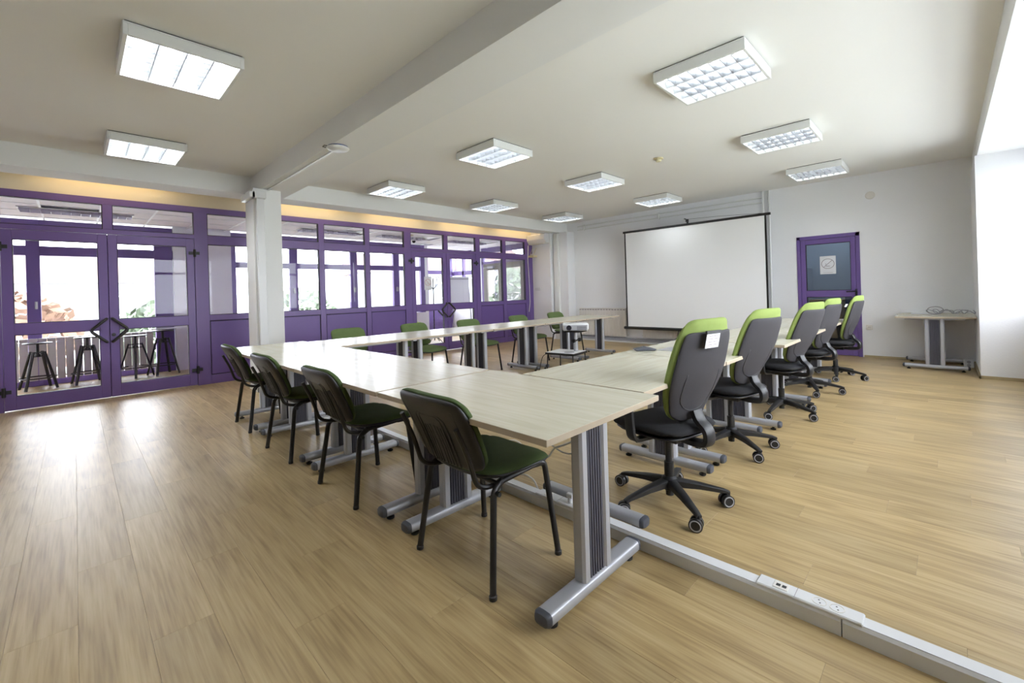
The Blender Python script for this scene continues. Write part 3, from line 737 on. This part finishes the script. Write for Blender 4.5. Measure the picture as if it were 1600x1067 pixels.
cable('power_cable', 'white cable drooping between the nearest chair seat and the grey table leg', [(1.95, -6.02, .22), (1.99, -6.13, .215), (2.0, -6.20, .24), (2.0, -6.235, .30), (2.0, -6.30, .33), (2.0, -6.38, .37), (1.98, -6.50, .50), (1.93, -6.60, .66)], .006)
cable('power_cable', 'white cable crossing the drooping one behind the nearest table corner', [(1.99, -6.10, .36), (2.0, -6.22, .315), (2.0, -6.29, .29), (2.0, -6.36, .292), (1.98, -6.50, .38), (1.93, -6.62, .66)], .005)
cable('power_cable', 'white cable curling over the floor to the socket strip under the nearest table', [(2.0, -5.70, .006), (2.05, -5.86, .03), (2.075, -5.93, .035), (2.045, -6.03, .035), (1.975, -6.12, .03), (1.955, -6.18, .006)], .006)
cable('extension_cable', 'white cable loop lying under the second table of the near row', [(2.15, -5.0, .006), (1.72, -5.15, .006), (1.62, -5.35, .006), (1.78, -5.45, .006), (1.83, -5.3, .006), (1.72, -5.2, .006)], .005)

# ------------------------------------------------------------------ projection screen
SX = 8.65
ps = thing('projection_screen', 'large white tripod projection screen with black frame before the far wall', 'projection screen', (SX, -4.27, 0))
ps_y0, ps_y1 = -5.66+4.27, -2.90+4.27
part('screen_fabric', bx(-.003, .003, ps_y0, ps_y1, .40, 2.47), 'screen', ps)
part('side_border', bx(-.005, .005, ps_y0-.03, ps_y0, .40, 2.47), 'blk', ps); part('side_border', bx(-.005, .005, ps_y1, ps_y1+.03, .40, 2.47), 'blk', ps)
part('top_bar', bx(-.016, .016, ps_y0-.10, ps_y1+.06, 2.47, 2.515), 'blk', ps, bevel=.004)
part('bottom_case', MB().cyl((0, ps_y0-.08, .385), (0, ps_y1+.09, .385), .032, 14), 'blk', ps, smooth=True)
part('pole', bx(.03, .055, -.015, .015, .12, 2.56), 'blkm', ps)
part('top_hook', MB().box(.0, .055, -.02, .02, 2.545, 2.60).cyl((-.02, .01, 2.60), (.02, .05, 2.615), .012, 8), 'blk', ps)
part('pull_cord', MB().tube([(.03, 0, 2.60), (.03, -.6, 2.575), (.03, -1.35, 2.52)], .003, 6), 'blkm', ps)
for a in (.4, 2.5, 4.2): part('leg', MB().tube([(.04, 0, .50), (.04+.62*math.cos(a)*.6, .62*math.sin(a), .012)], .012, 8), 'blkm', ps, smooth=True)
part('leg', MB().tube([(-.02, .22, .36), (-.10, .26, .012)], .010, 8), 'blkm', ps, smooth=True)
# ------------------------------------------------------------------ radiators on the far wall
slot_me = bx(-.0765, -.068, -.026, .026, -.050, -.030).mesh('vent_slot', 'pgrey')
def radiator(x, y0, y1, z0, z1, label, n, along='y', face=-1):
    t = thing('radiator', label, 'radiator', (0, 0, 0))
    st = (y1-y0)/n
    if along == 'y': me = MB().box(-.03, .0, -st*.40, st*.40, z0, z1-.02).box(-.075, -.03, -st*.485, st*.485, z0, z1-.03).box(-.07, .0, -st*.46, st*.46, z1-.025, z1).mesh('radiator_section', 'rad', bevel=.004)
    else: me = MB().box(-st*.40, st*.40, -.03, .0, z0, z1-.02).box(-st*.46, st*.46, -.075, -.03, z0, z1-.05).box(-st*.47, st*.47, -.075, .0, z1-.045, z1).mesh('radiator_section', 'rad', bevel=.004)
    for k in range(n):
        c_ = y0+st*(k+.5); q = obj('radiator_section', me, t, (x, c_, 0) if along == 'y' else (c_, x, 0))
        if along == 'y': obj('vent_slot', slot_me, q, (0, 0, z1))
    p = MB()
    if along == 'y': p.cyl((x-.02, y0-.05, z0+.05), (x-.02, y1+.05, z0+.05), .015).cyl((x-.02, y0-.05, z1-.06), (x-.02, y1+.05, z1-.06), .015).box(x-.01, X1-.004, y0+.1, y0+.13, z1-.15, z1-.12).box(x-.01, X1-.004, y1-.13, y1-.1, z1-.15, z1-.12)
    else: p.cyl((y0-.05, x-.02, z0+.05), (y1+.05, x-.02, z0+.05), .015).cyl((y0-.02, x-.02, .0), (y0-.02, x-.02, z0+.06), .012).cyl((y1+.02, x-.02, .0), (y1+.02, x-.02, z0+.06), .012)
    part('pipe', p, 'whitem', t, smooth=True)
    return t
radiator(9.13, -2.60, -1.28, .13, .80, 'white ribbed radiator on the far wall left of the projection screen', 17)
radiator(9.13, -5.2, -3.03, .13, .80, 'white ribbed radiator on the far wall behind and below the projection screen', 28)
pp = thing('heating_pipe_run', 'pair of thin white heating pipes along the top of the far wall', 'pipe', (0, 0, 0))
part('pipe', MB().cyl((9.13, -5.52, 2.875), (9.13, -1.25, 2.875), .014, 10), 'whitem', pp, smooth=True)
part('pipe', MB().cyl((9.13, -5.52, 2.785), (9.13, -1.25, 2.785), .014, 10), 'whitem', pp, smooth=True)
part('pipe', MB().tube([(9.125, -5.52, 2.99), (9.125, -5.52, .1)], .017, 10), 'whitem', pp, smooth=True)
part('pipe', MB().tube([(9.125, -5.62, 2.99), (9.125, -5.62, .1)], .017, 10), 'whitem', pp, smooth=True)
for y in (-3.45, -1.45): part('pipe_clip', bx(9.10, 9.166, y-.015, y+.015, 2.76, 2.90), 'whitem', pp)
o = part('pipe_casing', bx(9.085, 9.165, -6.3, -.9, .03, .09), 'grey', None, bevel=.004); part('skirting_strip', bx(9.02, 9.085, -6.0, -1.15, .0, .028), 'white', o); tag(o, 'grey pipe casing along the bottom of the far wall under the radiators', 'pipe casing')

# ------------------------------------------------------------------ small things on walls and ceiling
o = part('wall_socket', MB().box(9.150, 9.17, -7.055, -6.975, .455, .535).lathe([(.028, -.024), (.028, -.018)], (9.172, -7.015, .495), 18, 'x'), 'rad', None, bevel=.002); tag(o, 'square white power socket on the far wall right of the purple door', 'wall socket')
part('socket_hole', MB().cyl((9.146, -7.024, .495), (9.1475, -7.024, .495), .004, 8).cyl((9.146, -7.006, .495), (9.1475, -7.006, .495), .004, 8), 'blk', o)
o = part('vent_cover', MB().lathe([(0, -.012), (.055, -.012), (.065, 0)], (9.17, -7.07, 2.645), 24, 'x'), 'rad', None, smooth=True); tag(o, 'round white blank cover high on the far wall above the door', 'wall cover')
t = thing('smoke_detector', 'small cream smoke detector on the ceiling right of the middle lights', 'smoke detector', (5.64, -5.18, H))
part('base', MB().lathe([(.062, 0), (.062, -.012), (.045, -.016)], n=20), 'beigep', t, smooth=True); part('sensor_head', MB().lathe([(.034, -.014), (.040, -.022), (.034, -.045), (.012, -.050)], n=20), 'beigep', t, smooth=True)
t = thing('access_point', 'round white wireless access point under the ceiling beam', 'access point', (1.90, -3.62, ZB))
part('housing', MB().lathe([(.085, -.002), (.105, -.012), (.108, -.020), (.095, -.034), (.04, -.042), (.0, -.042)], n=28), 'white', t, smooth=True)
part('mounting_ring', MB().lathe([(.095, 0), (.098, -.012), (.09, -.014)], n=28), 'blue', t, smooth=True)
part('lead', MB().tube([(-.08, .0, -.012), (-.125, .03, -.006), (-.12, .08, -.006), (-.09, .07, -.01)], .004, 6), 'blk', t, smooth=True)
o = part('cable_trunk', bx(1.895, 1.925, -3.53, -1.36, ZB-.016, ZB), 'white', None, bevel=.002); o.name = 'surface_conduit'; tag(o, 'thin white cable trunk running under the beam from access point to column', 'cable trunk')
t = thing('air_conditioner', 'white wall-mounted air conditioner in the corner above the purple glazing', 'air conditioner', (8.72, -.33, 2.62))
part('body', MB().rings([[(x, y, z) for x, z in ((0, -.13), (-.14, -.11), (-.20, -.02), (-.20, .10), (-.15, .125), (0, .125))] for y in (-.31, .31)]), 'white', t, bevel=.008)
part('air_flap', bx(-.17, -.04, -.27, .27, -.130, -.122), 'rad', t)
t = thing('wall_shelf', 'small beige cable shelf below the air conditioner beside the glazing', 'shelf', (8.72, -.12, 2.16))
part('board', bx(-.16, 0, -.09, .10, 0, .05), 'beigep', t, bevel=.003); [part('bracket', MB().tube([(-.005, q*.07, .25), (-.12, q*.06, .05)], .006, 6), 'beigep', t) for q in (-1, 1)]
part('cable_coil', MB().tube([(-.08+.05*math.cos(a), .05*math.sin(a), .056+.003*a) for a in [k*.5 for k in range(26)]], .005, 6), 'cable', t, smooth=True)
o = cable('wall_cable', 'white cable hanging down the corner between glazing and wall', [(8.55, -.05, 2.48), (8.52, -.05, 2.1), (8.55, -.05, 1.5), (8.56, -.05, .95), (8.50, -.06, .72)], .009)
o = part('thermostat', bx(8.700, 8.72, -.30, -.12, 1.275, 1.355), 'white', None, bevel=.004); tag(o, 'small white control box on the wall beside the purple glazing', 'control box')
part('display', bx(8.698, 8.701, -.25, -.15, 1.31, 1.325), 'paper', o)

# warm recessed spots between soffit and glazing
warm_m = emis('warm_lamp', (1.0, .72, .40), 9)
for k, x in enumerate((.35, 2.9, 4.6, 6.3, 8.0)):
    t = thing('strip_lamp', ['warm strip lamp above the left glass double door', 'warm strip lamp above the glazing just right of the column', 'warm strip lamp above the middle window bay of the glazing', 'warm strip lamp above the far glass double door', 'warm strip lamp beside the air conditioner'][k], 'strip lamp', (x, -.26, H), 0, 'warm strip lamps hidden behind the soffit')
    part('lamp_housing', bx(-.62, .62, -.025, .025, -.03, 0), 'white', t, bevel=.003)
    part('lamp_tube', MB().cyl((-.58, 0, -.045), (.58, 0, -.045), .014, 10), warm_m, t, smooth=True)
    for q in (-1, 1): part('lamp_holder', bx(q*.60-.015, q*.60+.015, -.018, .018, -.062, -.03), 'white', t)

def no_smoking(name, label, org, ax, nrm, wd, hg, ring, bar, flip=1):
    """paper sheet with printed ring, bar and cigarette; org = top-left, ax = horizontal unit, nrm = towards viewer"""
    org = Vector(org); ax = Vector(ax); nrm = Vector(nrm); up = Vector((0, 0, 1))
    def quad(u0, u1, v0, v1, off, th=.0006):
        mb = MB(); c = [org+ax*u_-up*v_ for u_, v_ in ((u0, v0), (u1, v0), (u1, v1), (u0, v1))]
        return mb.rings([[p+nrm*off for p in c], [p+nrm*(off+th) for p in c]])
    o = part(name, quad(0, wd, 0, hg, 0, .0012), 'paper', None); tag(o, label, 'sign')
    c = org+ax*wd/2-up*(hg*.43); r_ = wd*.40
    part('ring_print', MB().tube([c+ax*math.cos(a)*r_+up*math.sin(a)*r_*.92+nrm*.0015 for a in [2*PI*k/28 for k in range(28)]], wd*.018, 6, closed=True), ring, o)
    part('bar_print', MB().tube([c+(ax*-.70*flip+up*.65)*r_+nrm*.0015, c+(ax*.70*flip-up*.65)*r_+nrm*.0015], wd*.018, 6), ring, o)
    part('cigarette_print', MB().tube([c+ax*(-.35*r_)-up*.45*r_+nrm*.0012, c+ax*(.30*r_)-up*.45*r_+nrm*.0012], wd*.022, 6).tube([c+ax*(-.3*r_)-up*.3*r_+nrm*.0012, c+ax*(-.35*r_)+up*.1*r_+nrm*.0012], wd*.012, 6), bar, o)
    tx = MB()
    for k in range(6): tx.tube([org+ax*wd*(.22+.1*k)-up*hg*.92+nrm*.0014, org+ax*wd*(.28+.1*k)-up*hg*.92+nrm*.0014], hg*.012, 6)
    part('text_print', tx, bar, o)
    return o
no_smoking('no_smoking_sign', 'white no smoking sheet on the glass of the far left-hand double door leaf', (5.285, -.006, 1.635), (1, 0, 0), (0, -1, 0), .185, .285, 'red', 'pgrey')
no_smoking('no_smoking_sign', 'white no smoking sheet taped to the glass of the purple far door', (9.186, -6.365, 1.705), (0, -1, 0), (-1, 0, 0), .225, .31, 'pgrey', 'pgrey', -1)

# ------------------------------------------------------------------ projector stand in the middle of the ring
t = thing('projector_stand', 'low wheeled stand with white black-edged tray and short grey pole', 'projector stand', (5.36, -3.72, 0), D(8))
part('tray', bx(-.22, .22, -.25, .25, .268, .30), 'blk', t, bevel=.004); part('tray_inlay', bx(-.21, .21, -.24, .24, .300, .303), 'screen', t)
for sx in (-1, 1):
    for sy in (-1, 1): part('leg', MB().tube([(sx*.19, sy*.22, .285), (sx*.20, sy*.23, .0)], .009, 8), 'blkm', t, smooth=True)
part('pole', MB().lathe([(.035, .30), (.035, .42), (.024, .425), (.024, .60)], (.11, -.11, 0), 14), 'silver', t, smooth=True)
part('knob', MB().cyl((.01, -.14, .47), (.16, -.14, .47), .012).lathe([(.0, -.13), (.028, -.13), (.028, -.09), (.0, -.09)], (.11, -.14, .47), 12, 'x').lathe([(.0, .05), (.028, .05), (.028, .09), (.0, .09)], (.11, -.14, .47), 12, 'x'), 'blk', t, smooth=True)
part('top_plate', bx(-.04, .24, -.25, .03, .60, .612), 'blk', t, bevel=.003)
pj = thing('projector', 'white and grey video projector on top of the low stand', 'projector', (5.485, -3.815, .613), D(38))
part('body', bx(-.14, .14, -.20, .20, .012, .125), 'white', pj, bevel=.02, smooth=True)
part('front_face', bx(-.150, -.135, -.18, .18, .018, .10), 'grey', pj, bevel=.004)
part('lens', MB().lathe([(.0, -.170), (.034, -.170), (.040, -.16), (.040, -.14)], (0, .10, .06), 20, 'x'), 'lens', pj, smooth=True)
part('vent_grille', MB().box(-.153, -.149, -.16, -.02, .03, .036).box(-.153, -.149, -.16, -.02, .045, .051).box(-.153, -.149, -.16, -.02, .06, .066).box(-.153, -.149, -.16, -.02, .075, .081), 'blk', pj)
for sx in (-1, 1):
    for sy in (-1, 1): part('foot', MB().cyl((sx*.11, sy*.16, 0), (sx*.11, sy*.16, .014), .012, 10), 'blk', pj)
o = part('stand_disc', MB().lathe([(0, 0), (.075, 0), (.075, .008), (.0, .012)], (5.27, -3.85, .304), 20), 'grey', None, smooth=True); tag(o, 'flat grey disc lying on the tray of the projector stand', 'disc')
cable('projector_cable', 'black cable hanging from the projector stand to the floor', [(5.16, -3.55, .29), (5.06, -3.50, .26), (5.02, -3.48, .12), (5.01, -3.46, .006), (5.2, -3.3, .006)], .005, 'cableb')

# ------------------------------------------------------------------ things on tables
t = thing('conference_microphone', 'grey wedge-shaped device lying near the edge of the second right-hand table', 'tabletop device', (3.20, -6.20, .7405), D(-48))
part('body', MB().rings([[(x, y, z) for x, z in ((-.075, .0), (.075, 0), (.09, .012), (.0, .034), (-.09, .018))] for y in (-.035, .035)]), 'silverd', t, bevel=.006)
part('button', bx(-.02, .02, -.012, .012, .026, .031), 'grey', t)
o = part('document', bx(3.27, 3.48, -6.42, -6.27, .7405, .7430), 'silver', None); tag(o, 'grey folder lying flat beside the wedge-shaped device', 'folder')
# cables on the corner table
t = thing('cable_bundle', 'tangled grey cable bundle on the small corner table', 'cable bundle', (8.62, -7.9, .7405))
rb = random.Random(3); pts = []
for k in range(90):
    a = k*.42; yy = .16-.42*k/90; pts.append((.05*math.cos(a)+rb.uniform(-.012, .012), yy+.05*math.sin(a*1.0), .012+.055*abs(math.sin(a*.7))+rb.uniform(0, .012)))
part('cable', MB().tube(pts, .0055, 6), 'grey', t, smooth=True)
part('cable', MB().tube([(.04+.085*math.cos(a), .10+.085*math.sin(a), .012+.05*(1+math.cos(a))) for a in [k*.3 for k in range(22)]], .005, 6), 'pgrey', t, smooth=True)
part('power_strip', bx(.10, .15, .05, .36, 0, .035), 'white', t, bevel=.004)
t = thing('extension_socket', 'white extension socket block on the floor under the corner table', 'extension socket', (8.80, -8.12, 0))
part('body', bx(-.03, .03, -.05, .05, 0, .11), 'white', t, bevel=.005)
for z in (.032, .078): part('socket', MB().lathe([(.020, -.033), (.020, -.03)], (0, 0, z), 14, 'x'), 'grey', t)
part('lead', MB().tube([(-.03, 0, .008), (-.15, -.02, .006), (-.25, .03, .006), (-.2, .07, .006)], .005, 6), 'cable', t, smooth=True)

# ------------------------------------------------------------------ corridor furniture
def stool(label, x, y, h, rot, src=None):
    t = thing('bar_stool', label, 'bar stool', (x, y, 0), rot, 'black industrial bar stools in the corridor')
    part('seat', MB().lathe([(.0, h-.012), (.155, h-.012), (.16, h-.004), (.155, h+.006), (.0, h+.006)], n=26), 'blkm', t, smooth=True)
    part('spindle', MB().lathe([(.018, h-.20), (.018, h-.012)], n=12).lathe([(.032, h-.21), (.032, h-.17)], n=12), 'blkm', t, smooth=True)
    for k in range(4):
        a = PI/4+k*HP; c_, s_ = math.cos(a), math.sin(a)
        part('leg', MB().sweep([(.085*c_, .085*s_, h-.13), (.235*c_, .235*s_, .0)], .017, .012, (-s_, c_, 0)), 'blkm', t, smooth=True)
        part('leg_bracket', MB().tube([(.0, 0, h-.145), (.09*c_, .09*s_, h-.145)], .010, 6).tube([(.0, 0, h-.20), (.10*c_, .10*s_, h-.20)], .008, 6), 'blkm', t)
    part('foot_ring', MB().tube([(.192*math.cos(a), .192*math.sin(a), .17) for a in [2*PI*k/28 for k in range(28)]], .009, 8, closed=True), 'blkm', t, smooth='all')
    return t
stool('leftmost black bar stool behind the left glass door leaf', -.40, 1.83, .69, .25)
stool('second black bar stool from the left, behind the door handles', .14, 1.83, .73, .15)
stool('third black bar stool, first behind the right door leaf', .72, 1.86, .70, .7)
stool('rightmost black bar stool beside the white pillar', 1.08, 1.80, .76, .3)
radiator(2.10, -.70, .98, .10, .745, 'white ribbed radiator under the window behind the four bar stools', 17, 'x')
o = part('window_ledge', bx(.95, 1.32, 2.0, 2.13, .77, .79), 'white', None, bevel=.003); tag(o, 'thin white ledge at the window above the rightmost bar stool', 'ledge')
o['kind'] = 'thing'
# coat stand
t = thing('coat_stand', 'black metal coat stand in the corridor behind the far double door', 'coat stand', (6.63, 1.6, 0))
part('pole', MB().cyl((0, 0, .05), (0, 0, 1.68), .014, 10), 'blkm', t, smooth=True)
for k in range(4):
    a = .4+k*HP; c_, s_ = math.cos(a), math.sin(a)
    part('hook', MB().tube(fillet([(0, 0, 1.38), (.14*c_, .14*s_, 1.52), (.20*c_, .20*s_, 1.66), (.14*c_, .14*s_, 1.72)], .04), .008, 6), 'blkm', t, smooth=True)
    part('foot', MB().tube([(0, 0, .22), (.24*c_, .24*s_, .008)], .009, 6), 'blkm', t, smooth=True)
t = thing('flip_chart', 'white flip chart board on a grey stand behind the far double door', 'flip chart', (7.48, 1.6, 0), D(-8))
part('board', bx(-.32, .32, -.012, .012, .82, 1.72), 'white', t, bevel=.003); part('paper_pad', bx(-.30, .30, -.022, -.012, .86, 1.66), 'paper', t); part('paper_clamp', bx(-.30, .30, -.035, -.010, 1.64, 1.68), 'grey', t)
for sx in (-1, 1): part('leg', MB().tube([(sx*.30, 0, 1.75), (sx*.36, -.05, 0)], .012, 8), 'silver', t, smooth=True)
part('leg', MB().tube([(0, .02, 1.6), (0, .5, 0)], .012, 8), 'silver', t, smooth=True)
dup(vg, (5.72, 1.15, 0), D(-20), 'dark green visitor chair standing in the corridor behind the far double door')
sn = dup(vg, (5.72, 1.15, .115), D(-20), 'upper dark green visitor chair stacked on the one in the corridor')
# corridor ceiling fittings
lm = MB().box(-.60, .60, -.145, .145, -.01, .0); gm = MB()
for k in range(12): gm.box(-.58+.1*k, -.575+.1*k, -.13, .13, -.045, -.01)
for k in range(3): gm.box(-.58, .58, -.0875+.0875*k-.003, -.0875+.0875*k+.003, -.045, -.01)
me1 = lm.mesh('housing', 'whitem'); me2 = gm.mesh('louvre', mat('louvre_dull', (.45, .42, .50), .4, metal=.4))
for x, y, r_, lb in ((.08, 1.05, 0, 'unlit louvred ceiling light in the corridor above the left double door'), (3.7, .95, 0, 'unlit louvred ceiling light in the corridor right of the column'), (5.35, .95, 0, 'unlit louvred ceiling light in the corridor, second right of the column'), (7.3, .95, 0, 'unlit louvred ceiling light in the corridor nearest its end')):
    t = thing('corridor_light', lb, 'ceiling light', (x, y, CZ+.0), r_, 'unlit corridor ceiling lights'); obj('housing', me1, t); obj('louvre', me2, t)
t = thing('dome_camera', 'small dark dome camera on the corridor ceiling', 'security camera', (5.86, 1.25, CZ))
part('base', MB().lathe([(.06, 0), (.06, -.03)], n=18), 'white', t, smooth=True); part('dome', MB().lathe([(.045, -.03), (.042, -.055), (.025, -.078), (0, -.085)], n=18), 'lens', t, smooth=True)
t = thing('smoke_detector', 'white smoke detector on the corridor ceiling left of the dome camera', 'smoke detector', (5.35, .55, CZ))
part('base', MB().lathe([(.055, 0), (.055, -.02), (.03, -.035), (0, -.036)], n=18), 'beigep', t, smooth=True)

# side room contents seen through the far door
t = thing('cardboard_box', 'brown cardboard boxes shape seen through the lower pane of the purple door', 'box', (9.9, -6.35, 0))
part('carton', bx(-.25, .25, -.25, .25, 0, .93), 'cart', t, bevel=.004); part('tape', bx(-.253, -.25, -.03, .03, 0, .93), 'beigep', t)
t = thing('blue_board', 'dark blue board standing behind the lower pane of the purple door', 'board', (9.75, -6.85, 0))
part('panel', bx(-.02, .02, -.22, .22, 0, 1.02), 'blue', t, bevel=.003); part('edge', bx(-.025, .025, -.23, -.22, 0, 1.02), 'grey', t)
t = thing('filing_cabinet', 'pale grey cabinet seen dimly through the glass of the purple door', 'cabinet', (10.6, -5.65, 0))
part('body', bx(-.25, .25, -.3, .3, 0, 1.55), 'room2', t, bevel=.004); part('door', bx(-.262, -.25, -.28, -.005, .05, 1.5), 'houseg', t); part('door', bx(-.262, -.25, .005, .28, .05, 1.5), 'houseg', t)

# ------------------------------------------------------------------ outdoors
gr = part('ground', bx(-60, 90, 3.75, 110, -.9, -.6), 'grout'); gr['kind'] = 'structure'
gr = part('ground', bx(-60, 90, -80, -9.05, -.9, -.6), 'grout'); gr['kind'] = 'structure'
gr = part('ground', bx(11.1, 90, -9.05, 3.75, -.9, -.6), 'grout'); gr['kind'] = 'structure'
def house(label, x, y, w_, d, h, rh, rot, wins, wallm='housew'):
    t = thing('house', label, 'house', (x, y, -.6), rot)
    part('wall', bx(-w_/2, w_/2, -d/2, d/2, 0, h), wallm, t)
    mb = MB().rings([[(xx, yy, zz) for yy, zz in ((-d/2-.4, h), (d/2+.4, h), (0, h+rh))] for xx in (-w_/2-.4, w_/2+.4)])
    part('roof', mb, 'houser', t)
    for i in range(wins):
        xx = -w_/2+(i+.5)*w_/wins; f_ = part('window', bx(xx-.6, xx+.6, -d/2-.05, -d/2+.02, h*.35, h*.75), 'white', t)
        part('pane', bx(xx-.5, xx+.5, -d/2-.07, -d/2-.05, h*.38, h*.72), 'houseg', f_)
    return t
house('long pale low house outside, seen through the windows left of the column', -4, 34, 22, 8, 3.2, 2.0, D(-8), 7)
house('pale house outside beyond the window bays right of the column', 28, 34, 16, 9, 4.2, 2.2, D(-14), 5)
house('white gabled house outside seen through the end door of the corridor', 23, 17, 5, 5.5, 3.6, 2.8, D(40), 3)
def tree(label, x, y, h, r_, m, n=260, seed=1):
    t = thing('garden_tree', label, 'tree', (x, y, -.6)); rnd = random.Random(seed)
    part('trunk', MB().tube([(0, 0, 0), (.05, 0, h*.5), (0, .05, h*.8)], .1, 8, rr=[.14, .10, .05]), 'brownf', t, smooth=True)
    mb = MB()
    for k in range(n):
        a, b_ = rnd.uniform(0, 2*PI), math.acos(rnd.uniform(-1, 1)); q = r_*rnd.uniform(.55, 1)**.5
        c = Vector((q*math.sin(b_)*math.cos(a), q*math.sin(b_)*math.sin(a), h-r_*.4+q*math.cos(b_)*.9)); s_ = rnd.uniform(.12, .26)
        u_ = Vector((rnd.uniform(-1, 1), rnd.uniform(-1, 1), rnd.uniform(-1, 1))).normalized(); v_ = u_.orthogonal().normalized()
        b0 = len(mb.v); mb.v += [tuple(c+u_*s_), tuple(c+v_*s_*.6), tuple(c-u_*s_), tuple(c-v_*s_*.6)]; mb.f.append((b0, b0+1, b0+2, b0+3))
    cr = part('crown', mb, m, t); cr['kind'] = 'stuff'
    return t
tree('reddish autumn tree outside behind the left double door', -1.2, 9.5, 1.6, 1.3, 'leafr', 500, 1)
tree('small green tree outside at the left edge of the left double door', -4.4, 9.0, 1.5, 1.2, 'leaf', 420, 2)
tree('bushy green tree outside behind the right door leaf', 1.9, 8.5, 1.3, 1.2, 'leaf', 500, 3)
tree('green tree outside beyond the window bay beside the column', 6.0, 9.5, 1.6, 1.4, 'leaf', 500, 4)
tree('dark green tree outside seen through the end side light of the corridor', 13.2, 4.75, 2.2, 1.35, 'leaf', 900, 5)
